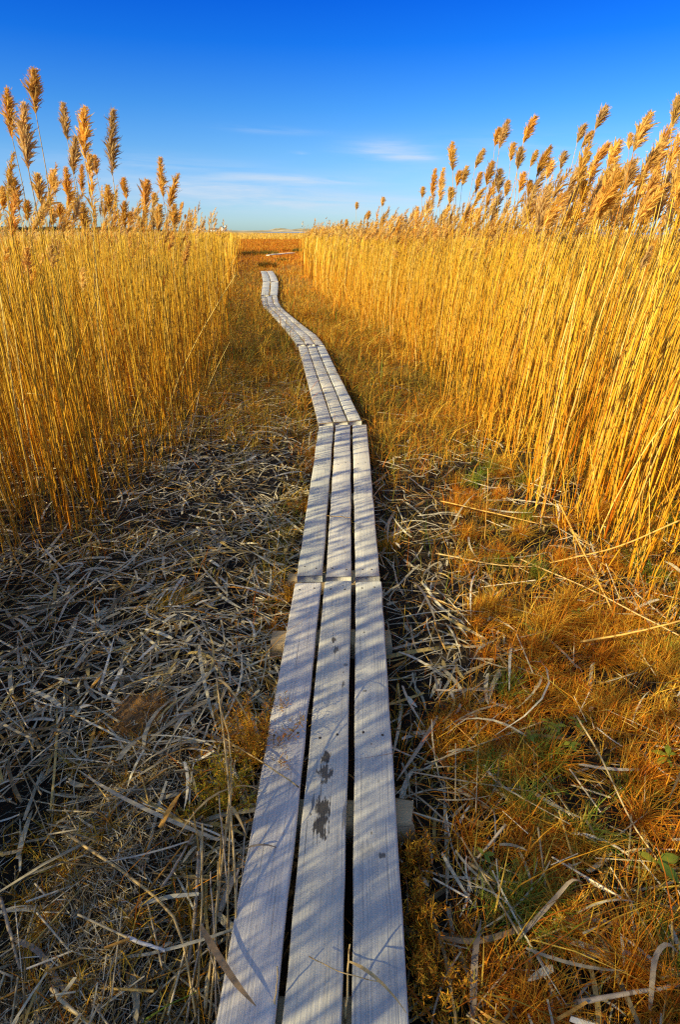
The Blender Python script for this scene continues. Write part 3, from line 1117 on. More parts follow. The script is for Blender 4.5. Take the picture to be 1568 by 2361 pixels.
# fine chaff matted on the bank at lower left, thinner elsewhere
n = 150000
x, y = rand_field(n, .1, 4.5, 1.25)
matt = np.exp(-(((x + .64 + (y - 1) * .25) / .31) ** 2 + ((y - 1.0) / .74) ** 2) ** 1.5)
ok = off_path(x, y, .24) & (rng.random(n) < np.where(x < path_x(y), .12 + .88 * matt, .08))
x, y = x[ok], y[ok]
n = len(x)
az = fbm(x * 1.5, y * 1.5, 25) * 8 + rng.normal(0, .9, n)
l = rng.uniform(.012, .075, n)
tilt = rng.normal(0, .25, n)
dv = np.stack([np.cos(az) * np.cos(tilt), np.sin(az) * np.cos(tilt), np.sin(tilt)], -1)
c = np.stack([x, y, gz(x, y) + .004 + rng.random(n) * .022], -1)
P = np.stack([c - dv * (l / 2)[:, None], c + dv * (l / 2)[:, None]], 1)
ribbons(mb, P, rng.uniform(.001, .0028, n), rand_unit(n), LIT[rng.choice(7, n)] * rng.uniform(.6, 1.05, (n, 1)))
o = mb.build('reed_litter', M_LITTER)
tag(o, 'grey tangle of fallen reed blades and broken stalks on the mud', 'reed litter', kind='stuff')

# --- grass
TUFT_G = 1
GC = dict(rust=np.array([(.66, .22, .012), (.72, .28, .015), (.50, .14, .01), (.74, .36, .025)]),
          gold=np.array([(.76, .47, .045), (.70, .40, .03), (.80, .54, .08), (.62, .31, .022)]),
          olive=np.array([(.32, .28, .04), (.40, .32, .05), (.24, .24, .03), (.46, .34, .05)]),
          brown=np.array([(.24, .12, .02), (.17, .09, .018), (.30, .17, .03), (.13, .08, .02)]),
          green=np.array([(.16, .28, .025), (.22, .32, .03), (.3, .36, .04)]))


def grass(mb, x, y, h, w, colset, spread=.55, k=4, wind=.15):
    n = len(x)
    az = rng.uniform(0, 6.283, n)
    out = np.stack([np.cos(az), np.sin(az), az * 0], -1)
    out[:, 0] += wind
    sp = (rng.random(n) ** .8 * spread)[:, None]
    t = np.linspace(0, 1, k)
    b = np.stack([x, y, gz(x, y) - .006], -1)
    P = b[:, None] + h[:, None, None] * (out[:, None] * sp[:, None] * (t ** 1.8)[None, :, None] * 1.3 + np.array([0, 0, 1.0]) * ((t - .32 * t ** 2.2 * sp * 1.5)[..., None]))
    W = w[:, None] * np.array([1, .85, .6, .12])[None, :k] if k == 4 else w[:, None] * np.array([1, .8, .15])[None]
    S = norm(np.cross(out, np.array([0, 0, 1.0])) + rand_unit(n) * .4)
    ribbons(mb, P, W, S, colset)


def pick(names_w, n):
    ks = list(names_w)
    pr = np.array([names_w[k] for k in ks], float)
    ch = rng.choice(len(ks), n, p=pr / pr.sum())
    out = np.zeros((n, 3))
    for i, k in enumerate(ks):
        m = ch == i
        out[m] = GC[k][rng.integers(0, len(GC[k]), m.sum())]
    return out * rng.uniform(.55, 1.25, (n, 1))


FLECK_PX = [(52, 2050), (120, 1880), (95, 2140), (255, 1955), (165, 1765), (300, 1830), (70, 2260), (150, 2010), (245, 1690), (320, 2180), (190, 2300), (330, 1740), (45, 1930), (455, 1960), (440, 2120), (430, 2290), (470, 1780)]
mb = MB()
# near and middle ground
n = 230000
x, y = rand_field(n, .3, 15, 1.35)
L_ = x < path_x(y)
nz1 = fbm(x * 1.25, y * 1.25, 61)
nz2 = fbm(x * 3.5 + 9, y * 3.5, 62)
dR = np.interp(y, [0, 1.0, 2.5, 5, 15], [.09, .17, .42, .85, 1])
dL = np.interp(y, [0, 2.2, 3.2, 4.5, 6, 15], [.01, .03, .2, .55, .9, 1])
dens = np.where(L_, dL, dR) * np.clip((nz1 * .35 + nz2 * .35 + fbm(x * 8 + 3, y * 8, 66) * .3 - .45 + np.where(L_, np.interp(y, [3, 6, 11], [0, .03, .16]), np.interp(y, [2.5, 6], [-.01, .13]))) * 8.5, .02, 1)
dens = dens + .5 * np.exp(-((path_d(x, y) - .33) / .09) ** 2) * np.interp(y, [0, 2, 3, 30], [.1, .2, 1, 1])
dens = np.where(inside_l(x - .1, y), dens * .5, dens)
litz = np.exp(-(((path_d(x, y) - .46) / .28) ** 2)) * np.interp(y, [1.2, 1.9, 3.6, 4.6], [.0, .85, .8, 0]) * (~L_)
dens = dens * (1 - .8 * litz)
ok = off_path(x, y, .225) & (rng.random(n) < dens)
x, y, L_, nz1 = x[ok], y[ok], L_[ok], nz1[ok]
n = len(x)
hue = fbm(x * .7 + 30, y * .7, 64)
cR = pick(dict(rust=.52, gold=.28, olive=.20), n)
cG = pick(dict(rust=.15, gold=.35, olive=.45, green=.05), n)
cY = pick(dict(gold=.75, rust=.2, olive=.05), n)
tG = np.clip((hue - .52) * 9, 0, .85)[:, None] * np.interp(y, [0, 1.5, 3, 9, 14], [.3, .5, .9, .9, .4])[:, None]
tG = tG + (np.where(L_, .6, .3) * np.interp(y, [2.5, 3.5, 9, 12], [0, 1, 1, .2]))[:, None]
c = np.where(rng.random((n, 1)) < tG, cG, cR)
c = np.where(rng.random((n, 1)) < np.interp(y, [4, 9, 15], [.1, .55, .8])[:, None], cY, c)
patch = np.clip((fbm(x * .9 + 50, y * .9, 68) - .45) * 8, 0, 1) * np.interp(y, [0, 3, 10, 15], [.45, .8, .8, .3])
c = np.where(rng.random((n, 1)) < (patch * np.where(L_, .85, .7))[:, None], np.where(rng.random((n, 1)) < .5, pick(dict(brown=1), n), pick(dict(olive=.75, green=.25), n) * .8), c)
h = (.028 + .13 * rng.random(n) ** 1.5) * np.interp(y, [0, 2, 5, 15], [.95, 1.1, 1.7, 2.2]) * (.5 + nz1 * 1.1) * np.where(rng.random(n) < .12, 1.8, 1)
w = rng.uniform(.0016, .0042, n) * np.interp(y, [1, 2.5, 4, 8, 15], [1.35, 1.3, 1.4, 2.6, 4.6])
grass(mb, x, y, h, w, c, 1.25)
# bushy rust tufts on the right bank, golden ones at left imitate sun flecks on the chaff
nt_ = 150
ty = .5 + rng.random(nt_) ** 1.1 * 4.0
tx = path_x(ty) + rng.uniform(.36, 1.15, nt_) * (.75 + ty * .42)
tx = np.concatenate([tx, [on_z(q, r, 0)[0] for q, r in FLECK_PX]])
ty = np.concatenate([ty, [on_z(q, r, 0)[1] for q, r in FLECK_PX]])
big = np.concatenate([np.ones(nt_), np.full(len(FLECK_PX), .42)])
for cx, cy, bg_ in zip(tx, ty, big):
    m_ = int(170 * bg_ * rng.uniform(.5, 1.5))
    rr = np.abs(rng.normal(0, .045 * (.6 + .4 * bg_), m_)) * rng.uniform(.7, 1.5)
    aa = rng.uniform(0, 6.283, m_)
    x, y = cx + np.cos(aa) * rr, cy + np.sin(aa) * rr
    ok = off_path(x, y, .225)
    x, y = x[ok], y[ok]
    if len(x) == 0:
        continue
    u_ = rng.random()
    cs_ = dict(rust=.85, gold=.15) if u_ < .62 else (dict(gold=.7, rust=.3) if u_ < .8 else dict(olive=.45, green=.55))
    if bg_ < 1:
        cs_ = dict(gold=.85, rust=.15)
    grass(mb, x, y, rng.uniform(.4, 1, len(x)) * rng.uniform(.09, .18) * (.5 + .5 * bg_), rng.uniform(.0018, .0046, len(x)), pick(cs_, len(x)), rng.uniform(.8, 1.4))
# beyond
n = 150000
x, y = rand_field(n, 13, 62, 1.25)
xl, xr = edge_x(LE, np.minimum(y, 48)), edge_x(RE, np.minimum(y, 41))
ang = y / np.minimum(y, 45)
ok = (x > xl * ang - .8) & (x < xr * ang + 1.0) & off_path(x, y, .27)
ok &= rng.random(n) < np.clip((fbm(x * .8, y * .5, 71) - .25) * 3.2, .25, 1)
x, y = x[ok], y[ok]
n = len(x)
cY = pick(dict(gold=.6, rust=.25, olive=.15), n)
cR = pick(dict(rust=.8, gold=.2), n)
c = np.where(rng.random((n, 1)) < np.interp(y, [24, 33], [.15, .92])[:, None], cR, cY)
grass(mb, x, y, rng.uniform(.10, .30, n), rng.uniform(.008, .02, n) * np.interp(y, [13, 60], [1, 2.6]), c, .9)
# grass in the boards' gaps
gx_, gy_ = [], []
for si in (1, 2, 3, 4):
    Lw, Rw, fr, zt = BW[si]
    for q in range(len(fr) - 1):
        f = (fr[q][1] + fr[q + 1][0]) / 2
        for (t0, t1, m) in ([(.0, 1, 8)] if si < 3 else [(.02, .12, 40), (.25, .35, 30), (.5, .6, 26), (.8, .95, 30)]):
            t = rng.uniform(t0, t1, m) * (len(Lw) - 1)
            A = np.stack([np.interp(t, np.arange(len(Lw)), Lw[:, k] + (Rw[:, k] - Lw[:, k]) * f) for k in range(2)], -1)
            gx_.append(A[:, 0] + rng.normal(0, .008, m))
            gy_.append(A[:, 1])
x, y = np.concatenate(gx_), np.concatenate(gy_)
n = len(x)
grass(mb, x, y, rng.uniform(.16, .27, n), rng.uniform(.003, .006, n) * np.interp(y, [3, 12], [.6, 2]), pick(dict(gold=.8, olive=.2), n), .3)
o = mb.build('salt_grass', M_GRASS)
tag(o, 'rust, olive and golden salt grass covering the ground along the boardwalk', 'grass', kind='stuff')

# rust meadow and pale straw field beyond the stands
mb = MB()
n = 70000
y = 58 + rng.random(n) ** 1.4 * 75
x = rng.uniform(-.29, .01, n) * y
nzm = fbm(x * .25, y * .12, 41)
ok = rng.random(n) < np.clip((nzm - .25) * 3.5, .2, 1)
x, y = x[ok], y[ok]
n = len(x)
grass(mb, x, y, rng.uniform(.18, .4, n), rng.uniform(.03, .07, n), pick(dict(rust=.85, gold=.15), n), .8, 3)
n = 15000
y = 128 + rng.random(n) ** 1.6 * 300
x = rng.uniform(-.34, .05, n) * y
grass(mb, x, y, rng.uniform(.25, .75, n), rng.uniform(.08, .16, n), pick(dict(gold=1), n) * np.array([1.15, 1.2, 1.7]), .6, 3)
o = mb.build('meadow_grass', M_GRASS)
tag(o, 'rust coloured marsh meadow turning to pale straw towards the dunes', 'grass', kind='stuff')


# ------------------------------------------------------------------ single plants and pieces
def tussock(px, py, n, h, r, cols, label, squash=.9, name='grass_tussock', dark=1.0, w=.0034):
    if w < .01:
        n, w = int(n * .7), w * 1.15
    b = on_z(px, py, 0)
    b[2] = float(gz(b[0], b[1]))
    mb = MB()
    a = rng.uniform(0, 6.283, n)
    rr = np.sqrt(rng.random(n)) * r
    x, y = b[0] + np.cos(a) * rr, b[1] + np.sin(a) * rr
    grass(mb, x, y, rng.uniform(.5, 1, n) * h, rng.uniform(.6, 1.2, n) * w, pick(cols, n) * dark, squash)
    o = mb.build(name, M_GRASS, loc=b)
    return tag(o, label, 'grass tuft', 'grass tussocks')


YG = dict(gold=.8, olive=.2)
RU = dict(rust=.75, gold=.25)
tussock(893, 1262, 420, .12, .06, YG, 'small upright golden grass tuft at the right edge of the second boardwalk section', .5)
tussock(1130, 1440, 900, .12, .12, dict(gold=.7, rust=.3), 'yellow grass tussock in the middle of the right bank below the reeds')
tussock(1330, 1460, 1500, .15, .2, RU, 'large orange grass tussock at the foot of the right reed stand', 1.2)
tussock(1470, 1500, 1500, .16, .2, dict(gold=.6, rust=.4), 'bright golden grass tussock under the leaning reeds at the right edge', 1.2)
tussock(1260, 1590, 1100, .11, .17, RU, 'flattened rust tussock above the green seedlings', 1.4)
tussock(1050, 1700, 900, .11, .13, RU, 'dark orange tussock beside the boardwalk, level with the red glasswort')
tussock(1160, 1760, 700, .12, .11, RU, 'small rust tussock left of the green seedlings')
tussock(1270, 2130, 800, .10, .085, RU, 'bright orange tussock in the shaded lower right bank', 1.1)
tussock(1245, 1960, 800, .10, .12, RU, 'spread rust tussock above the lowest orange one', 1.3)
tussock(1395, 1650, 900, .12, .15, dict(gold=.5, rust=.5), 'golden brown tussock right of the seedlings', 1.3)
tussock(400, 1395, 500, .10, .08, dict(gold=.6, olive=.4), 'lone straw coloured tuft among the grey litter on the left bank', 1.5)
tussock(640, 1450, 260, .07, .06, RU, 'rust tuft beside the timber end on the left of the walk')
tussock(735, 1050, 600, .16, .12, RU, 'rust tuft leaning over the left edge of the second section', 1.2)
tussock(616, 616, 500, .42, .5, dict(olive=.6, rust=.4), 'dark tuft at the very end of the boardwalk', .9, dark=.45, w=.02)
tussock(650, 604, 300, .38, .35, dict(olive=.7, gold=.3), 'dark olive tuft behind the end of the boardwalk', .9, dark=.55, w=.02)
tussock(620, 588, 420, .5, .8, dict(olive=.8, green=.2), 'dark green bush left of the driftwood board in the meadow', .8, dark=.6, w=.03)
tussock(690, 582, 420, .5, .7, dict(olive=.8, green=.2), 'dark green bush right behind the driftwood board', .8, dark=.6, w=.03)
tussock(575, 588, 420, .5, .9, dict(olive=.8, rust=.2), 'dark bush at the far corner of the left reed stand', .8, dark=.55, w=.03)


def glasswort(px, py, h, r, n, label, cols=((.58, .21, .015), (.68, .33, .02), (.42, .27, .02), (.76, .44, .04)), zb=None):
    b = on_z(px, py, 0)
    b[2] = float(gz(b[0], b[1])) if zb is None else zb
    root = empty('glasswort', b, label, 'glasswort', 'glasswort plants beside the boardwalk')
    ms, ml = MB(), MB()
    nb_ = 26
    a = rng.uniform(0, 6.283, nb_)
    sp = rng.random(nb_) ** .6
    tip = b + np.stack([np.cos(a) * sp * r, np.sin(a) * sp * r, h * (1 - .45 * sp ** 2) * rng.uniform(.75, 1.05, nb_)], -1)
    mid = b + (tip - b) * .5 + np.stack([np.cos(a) * sp * r * .12, np.sin(a) * sp * r * .12, np.full(nb_, h * .06)], -1)
    P = np.stack([np.repeat(b[None], nb_, 0), mid, tip], 1)
    tubes(ms, P, np.repeat(np.array([[.0022, .0016, .0008]]), nb_, 0), 4, (.30, .12, .03))
    m = n
    i = rng.integers(0, nb_, m)
    f = rng.uniform(.18, 1, (m, 1)) ** .8
    B = P[i, 0] * (1 - f) ** 2 + 2 * P[i, 1] * f * (1 - f) + P[i, 2] * f ** 2
    B = B + rand_unit(m) * rng.uniform(0, .24, (m, 1)) * r * .75
    dv = norm(rand_unit(m) * .9 + np.array([0, 0, .8]))
    l = rng.uniform(.008, .02, (m, 1))
    cc = np.array(cols)[rng.integers(0, len(cols), m)] * rng.uniform(.7, 1.25, (m, 1))
    ribbons(ml, np.stack([B, B + dv * l * .5, B + dv * l + rand_unit(m) * .003], 1), np.array([[.0022, .003, .001]]).repeat(m, 0), rand_unit(m), cc)
    ms.build('stem', M_LEAF, root, loc=b)
    ml.build('foliage', M_GRASS, root, loc=b)


glasswort(596, 1760, .36, .19, 3600, 'large red and olive glasswort bush leaning over the left board edge')
glasswort(520, 1880, .26, .15, 2400, 'yellow green glasswort below the large red one', ((.40, .40, .03), (.56, .33, .02), (.28, .30, .02), (.66, .38, .03)))
glasswort(700, 1175, .16, .12, 1100, 'faint brown glasswort overhanging the second section on its left')
glasswort(722, 1090, .17, .13, 1100, 'rust glasswort at the left joint of the second and third sections', ((.56, .20, .02), (.46, .24, .02)))
glasswort(950, 1995, .16, .10, 1100, 'orange glasswort at the right board edge beside the grey timber end')
glasswort(962, 2120, .17, .11, 1300, 'rusty glasswort at the right board edge below the knot')
glasswort(990, 2300, .19, .12, 1400, 'rust red glasswort at the bottom right of the boards')
glasswort(975, 2210, .12, .07, 600, 'small loose glasswort between two larger ones on the right board edge')
glasswort(806, 2195, .10, .025, 160, 'tiny dry glasswort sprig rising from the gap between the boards')
glasswort(664, 1385, .13, .10, 800, 'low rust glasswort by the left timber end at the section joint')


def seedling(px, py, nl, size, label, h=.05):
    b = on_z(px, py, .02)
    b[2] = float(gz(b[0], b[1]))
    root = empty('seedling', b, label, 'seedling', 'green seedlings in the litter')
    ms, ml = MB(), MB()
    top = b + np.array([rng.normal(0, .01), rng.normal(0, .01), h + .05])
    tubes(ms, np.stack([b, (b + top) / 2 + rng.normal(0, .004, 3), top])[None], np.array([[.0016, .0013, .001]]), 5, (.2, .22, .04))
    for q in range(nl):
        a = q * 2.4 + rng.normal(0, .3)
        d = np.array([math.cos(a), math.sin(a), rng.uniform(.1, .5)])
        d /= np.linalg.norm(d)
        L = size * rng.uniform(.7, 1.15)
        s0 = top - np.array([0, 0, 1]) * h * .8 * rng.random()
        t = np.linspace(0, 1, 6)
        Pq = s0 + d * (t[:, None] * L) - np.array([0, 0, 1]) * (t[:, None] ** 2 * L * .3)
        Wq = np.array([.08, .6, .95, 1, .68, .06]) * L * .42
        Sq = norm(np.cross(d, [0, 0, 1.0]))
        cc = np.array([(.24, .30, .03), (.34, .34, .03), (.16, .25, .03)][q % 3]) * rng.uniform(.85, 1.2)
        ribbons(ml, Pq[None], Wq[None], Sq[None], cc)
    ms.build('stem', M_GREEN, root, loc=b)
    ml.build('foliage', M_GREEN, root, loc=b)


for (px, py, nl, sz, lab) in [
        (1208, 1738, 4, .045, 'pair leaved green seedling left of the seedling patch'), (1282, 1712, 7, .035, 'bushy green seedling at the head of the patch'),
        (1330, 1700, 6, .035, 'green seedling right of the bushy one, under the arched reed blade'), (1262, 1690, 5, .03, 'small green seedling by the fallen broad blade'),
        (1310, 1745, 6, .035, 'green seedling at the foot of the arched reed blade'), (1205, 1480, 4, .032, 'little green seedling in the yellow tussock'),
        (1318, 1433, 5, .04, 'green seedling beside the large orange tussock'), (1180, 1300, 4, .035, 'green seedling near the fallen stalk on the upper right bank'),
        (1550, 1770, 5, .05, 'yellow green seedling at the right picture edge'), (1512, 2010, 3, .075, 'dark green broad leaved shoot in the shaded right corner'),
        (1130, 2020, 3, .035, 'green seedling in the middle of the shaded right bank'), (520, 868, 9, .075, 'light green plant on the left bank near the reed foot'),
        (690, 1916, 2, .02, 'tiny green leaf shoot in the left gap of the boards'), (865, 797, 7, .12, 'yellow green plant on the joint of the winding section'),
        (1225, 1330, 4, .03, 'faint green seedling above the yellow tussock')]:
    if px == 865:
        px, py = 738, 801
    seedling(px, py, nl, sz, lab)


def stalk(pts, r, label, col=(.55, .42, .22), blades=0, name='reed_stalk', cat_='reed stalk'):
    """pts: (px, py, height above ground) along a fallen or broken stalk"""
    P = []
    for (px, py, z) in pts:
        q = on_z(px, py, z)
        q[2] = max(z, float(gz(q[0], q[1])) + r * .8)
        P.append(q)
    P = np.array(P)
    s = np.concatenate([[0], np.cumsum(np.linalg.norm(np.diff(P, axis=0), axis=1))])
    t = np.linspace(0, s[-1], 10)
    Q = np.stack([np.interp(t, s, P[:, k]) for k in range(3)], -1)
    Q[1:-1] = (Q[:-2] + 2 * Q[1:-1] + Q[2:]) / 4
    Q += np.cumsum(rng.normal(0, .0012, Q.shape), 0)
    b = Q[0].copy()
    root = empty(name, b, label, cat_, 'broken reed stalks lying or leaning on the banks')
    mb = MB()
    A = np.zeros((1, 10, 3))
    A[0, :, 0] = t / .14
    A[0, :, 1] = .01
    tubes(mb, Q[None], (r * np.linspace(1.05, .75, 10))[None], 6, col, A)
    mb.build('stem', M_STEM, root, smooth=True, loc=b)
    if blades:
        for q in range(blades):
            ml = MB()
            j = rng.integers(5, 10)
            a = rng.uniform(0, 6.283)
            o = np.array([math.cos(a), math.sin(a), 0])
            L = rng.uniform(.08, .2)
            tt = np.linspace(0, 1, 6)[:, None]
            Pq = Q[j] + o * tt * L + np.array([0, 0, 1]) * (tt * .5 - tt ** 2 * .9) * L
            ribbons(ml, Pq[None], (np.array([.5, 1, 1, .8, .5, .1]) * rng.uniform(.005, .009))[None], norm(np.cross(o, [0, 0, 1.0]) + rng.normal(0, .3, 3))[None], np.array(col) * rng.uniform(.8, 1.15))
            ml.build('leaf', M_LEAF, root, loc=b)


G1, G2, G3 = (.56, .40, .17), (.46, .37, .25), (.60, .36, .09)
stalk([(553, 2355, .03), (540, 1950, .22), (518, 1700, .34), (500, 1560, .46)], .0034, 'tall broken reed standing by the left board edge with drooping leaves on top', G1, 4)
stalk([(520, 2300, .02), (528, 1900, .22), (532, 1700, .34), (508, 1640, .42)], .0026, 'thin broken reed next to the tall one by the left board edge', G1, 2)
stalk([(470, 2340, .02), (500, 2060, .12), (530, 1820, .2)], .004, 'leaning reed stalk between the matted bank and the left board', G1)
stalk([(430, 2250, .03), (452, 2060, .08), (455, 1960, .10)], .006, 'grey upright stalk stub at the edge of the matted bank', G2)
for (x0, y0, x1, y1, z1, rr_) in [(480, 2361, 505, 1980, .16, .003), (498, 2350, 478, 2010, .15, .0028), (515, 2330, 545, 2000, .17, .0022), (455, 2320, 470, 1900, .2, .0034),
                               (530, 2240, 505, 1830, .24, .0026), (490, 2200, 515, 1880, .17, .003), (545, 2210, 562, 1900, .19, .002), (560, 2080, 590, 1850, .14, .002),
                               (470, 2100, 440, 1850, .14, .0034), (500, 2050, 545, 1750, .2, .0024), (430, 2361, 465, 2130, .12, .0032), (520, 2361, 480, 2180, .13, .002)]:
    stalk([(x0, y0, .02), ((x0 + x1) / 2 + 4, (y0 + y1) / 2, z1 * .55), (x1, y1, z1)], rr_, 'thin dry stalk in the upright fringe along the left board edge', (G1, G2, G3)[(x0 + y0) % 3], (x0 + y1) % 2)
stalk([(690, 1815, .15), (600, 1755, .18), (500, 1690, .2)], .0028, 'thin stalk reaching over the left board below the red glasswort', G1)
stalk([(470, 1845, .03), (355, 1670, .05)], .0042, 'pale straight stalk lying above the matted bank', (.62, .54, .4))
stalk([(236, 1890, .10), (330, 1800, .10)], .005, 'pale short stalk lying on top of the matted bank', (.6, .52, .36))
stalk([(150, 1922, .12), (290, 2020, .14), (410, 2110, .12), (445, 2350, .05)], .0042, 'long bent stalk running down the matted bank to the bottom', G1)
stalk([(370, 2050, .13), (445, 1925, .10)], .0045, 'grey stalk crossing the matted bank towards the boards', G2)
stalk([(118, 2275, .12), (205, 2360, .10)], .005, 'pale stub sticking out of the lower matted bank', (.62, .5, .28))
stalk([(283, 2155, .13), (380, 2185, .11)], .005, 'white bleached stalk piece on the lower matted bank', (.7, .66, .58))
stalk([(0, 2070, .02), (42, 2240, .0)], .005, 'bluish grey stalk at the left picture edge over the mud channel', G2)
stalk([(1015, 1155, .08), (1130, 1180, .12), (1260, 1210, .10)], .0045, 'long golden stalk lying level across the upper right bank', G3)
stalk([(1290, 1160, .22), (1390, 1360, .12), (1425, 1440, .03)], .0055, 'broken reed slanting down to the right bank from the stand', G3)
stalk([(1568, 1200, .45), (1420, 1265, .22), (1270, 1300, .05)], .0048, 'long bent reed fallen from the right edge onto the bank', G3)
stalk([(1340, 1480, .12), (1460, 1460, .2), (1568, 1432, .3)], .005, 'straight golden stalk lying out of the right picture edge', G3)
stalk([(1005, 1275, .05), (1140, 1300, .06), (1225, 1305, .06)], .0045, 'pale stalk lying below the level golden one on the right bank', G1)
stalk([(1200, 1290, .05), (1360, 1360, .08), (1568, 1470, .14)], .0042, 'long thin stalk running under the leaning reeds', G1)
stalk([(1330, 1650, .10), (1400, 1770, .08), (1460, 1900, .06), (1540, 2010, .02)], .0036, 'arched reed stalk curving over the seedlings to the right corner', (.6, .46, .22), 2)
stalk([(985, 1375, .05), (1095, 1420, .06)], .005, 'short golden stalk beside the boards on the right', G1)
stalk([(1000, 1590, .05), (1130, 1590, .06)], .005, 'grey stalk lying straight across the right bank', G2)
stalk([(1145, 1505, .05), (1230, 1620, .04)], .005, 'grey stalk slanting in the middle of the right bank', G2)
stalk([(1165, 1900, .10), (1080, 2010, .03)], .0045, 'pale stalk slanting down beside the grey timber end', G2)
stalk([(1080, 1990, .06), (1185, 2060, .04)], .005, 'stubby pale stalk below the timber end', G1)
stalk([(1430, 2190, .05), (1568, 2240, .05)], .006, 'thick grey stalk in the shaded lower right corner', G2)
stalk([(1330, 2310, .08), (1568, 2270, .06)], .006, 'long grey stalk along the bottom right edge', G2)
stalk([(795, 2361, .10), (808, 2180, .22)], .0028, 'thin stalk rising from the right gap of the boards', G1, 1)
stalk([(630, 2361, .10), (640, 2230, .2)], .0022, 'thin straw rising from the left gap of the boards', G1)
stalk([(710, 2205, .17), (790, 2240, .18), (865, 2260, .17)], .0014, 'thin straw lying across the middle board at the bottom', G1)
stalk([(752, 1188, .142), (785, 1192, .145), (812, 1195, .142)], .0022, 'short straw lying across the middle plank of the second section', G3)
stalk([(735, 977, .17), (800, 972, .17), (838, 968, .14)], .004, 'thin stalk lying along the joint of the second and third sections', G1)
stalk([(410, 1110, .05), (432, 1040, .2), (460, 905, .75)], .003, 'pale slanting reed leaning out of the left stand', (.6, .5, .34))
stalk([(1118, 1245, .04), (1126, 1120, .45), (1125, 1080, .55)], .003, 'single upright stalk standing in front of the right stand', G3)
stalk([(945, 745, .05), (1060, 752, .08), (1180, 757, .05)], .006, 'long straw lying flat on the far right bank', G3)


def blade(pts, w, label, col):
    P = []
    for (px, py, z) in pts:
        q = on_z(px, py, z)
        q[2] = max(z, float(gz(q[0], q[1])) + .006)
        P.append(q)
    P = np.array(P)
    s = np.concatenate([[0], np.cumsum(np.linalg.norm(np.diff(P, axis=0), axis=1))])
    t = np.linspace(0, s[-1], 12)
    Q = np.stack([np.interp(t, s, P[:, k]) for k in range(3)], -1)
    for _ in range(2):
        Q[1:-1] = (Q[:-2] + 2 * Q[1:-1] + Q[2:]) / 4
    tg = norm(np.gradient(Q, axis=0))
    S = norm(np.cross(tg, np.array([0.1, -.3, 1.0])) + np.array([0, 0, .25]))
    mb = MB()
    ribbons(mb, Q[None], (w * np.array([.5, .8, .95, 1, 1, 1, .95, .9, .8, .6, .4, .1]))[None], S[None], np.array(col))
    o = mb.build('dead_leaf', M_LEAF, loc=Q[0])
    tag(o, label, 'dead leaf', 'broad dead reed leaves')


blade([(462, 2135, .18), (500, 2200, .17), (545, 2270, .17), (590, 2320, .16)], .017, 'broad brown leaf leaning onto the left board at the bottom', (.42, .28, .14))
blade([(505, 2100, .10), (540, 2020, .14), (552, 2005, .15)], .016, 'grey pointed leaf standing by the left board edge', (.42, .36, .27))
blade([(20, 2160, .0), (90, 2190, .05), (150, 2290, .08), (200, 2350, .06)], .014, 'long bent grey blade over the matted bank at the lower left', (.36, .31, .24))
blade([(1010, 2160, .04), (1090, 2175, .06), (1180, 2150, .07), (1260, 2110, .06)], .015, 'long brown blade crossing the shaded right bank', (.36, .24, .12))
blade([(1190, 2170, .05), (1300, 2050, .12), (1320, 2020, .17), (1345, 2035, .13)], .012, 'hooked grey blade arching above the lower right bank', (.38, .3, .2))
blade([(1500, 2330, .05), (1510, 2200, .13), (1540, 2165, .16), (1568, 2200, .12)], .013, 'curled pale blade in the lower right corner', (.42, .34, .22))
blade([(1090, 2361, .03), (1095, 2200, .09), (1110, 2120, .12)], .018, 'wide dark blade standing at the bottom right of the boards', (.26, .2, .14))
blade([(1010, 1650, .03), (970, 1720, .05), (915, 1800, .05)], .014, 'pale blade pointing at the right board edge', (.46, .4, .28))
blade([(1060, 1560, .04), (1170, 1505, .06), (1240, 1470, .06)], .014, 'broad tan blade in the middle of the right bank', (.46, .34, .16))
blade([(1200, 1690, .05), (1285, 1700, .07), (1330, 1708, .06)], .016, 'brown folded blade behind the green seedlings', (.4, .24, .09))
blade([(420, 1690, .04), (540, 1720, .06), (610, 1745, .1)], .012, 'pale blade lying towards the red glasswort', (.46, .37, .22))
blade([(490, 1530, .35), (510, 1525, .42), (530, 1560, .30), (560, 1590, .22)], .010, 'drooping leaf hanging from the tall broken reed', (.55, .46, .3))

# clod of peat on the left bank
b = on_z(350, 1665, .03)
mb = MB()
nu, nv = 26, 16
uu, vv = np.meshgrid(np.linspace(0, 2 * math.pi, nu, endpoint=False), np.linspace(.03, 1, nv))
rr = 1 + (fbm(np.cos(uu) * 2 + 5 + vv * 2, np.sin(uu) * 2 + 5 + vv, 19) - .5) * .8
V = np.stack([np.cos(uu) * np.sin(vv * math.pi / 1.7) * .14 * rr, np.sin(uu) * np.sin(vv * math.pi / 1.7) * .11 * rr, np.cos(vv * math.pi / 1.7) * .085 * rr], -1) + b
i = np.arange(nv - 1)[:, None] * nu + np.arange(nu)[None]
j = np.arange(nv - 1)[:, None] * nu + ((np.arange(nu) + 1) % nu)[None]
mb.add(V, np.stack([i, i + nu, j + nu, j], -1), (1, 1, 1))
root = empty('peat_clod', b, 'brown clod of matted peat lying in the grey litter on the left bank', 'peat clod')
mb.build('clod', simple_mat('peat', (.17, .10, .045), .95), root, smooth=True, loc=b)
mf = MB()
n = 3200
k = rng.integers(0, V.reshape(-1, 3).shape[0], n)
B = V.reshape(-1, 3)[k] + rng.normal(0, .004, (n, 3))
dv = norm(rand_unit(n) + np.array([0, -.3, .3]))
l = rng.uniform(.008, .035, (n, 1))
ribbons(mf, np.stack([B, B + dv * l], 1), rng.uniform(.001, .002, n), rand_unit(n), np.array([(.42, .24, .08), (.46, .33, .18), (.62, .28, .02)])[rng.integers(0, 3, n)])
mf.build('root_fibre', M_LITTER, root, loc=b)

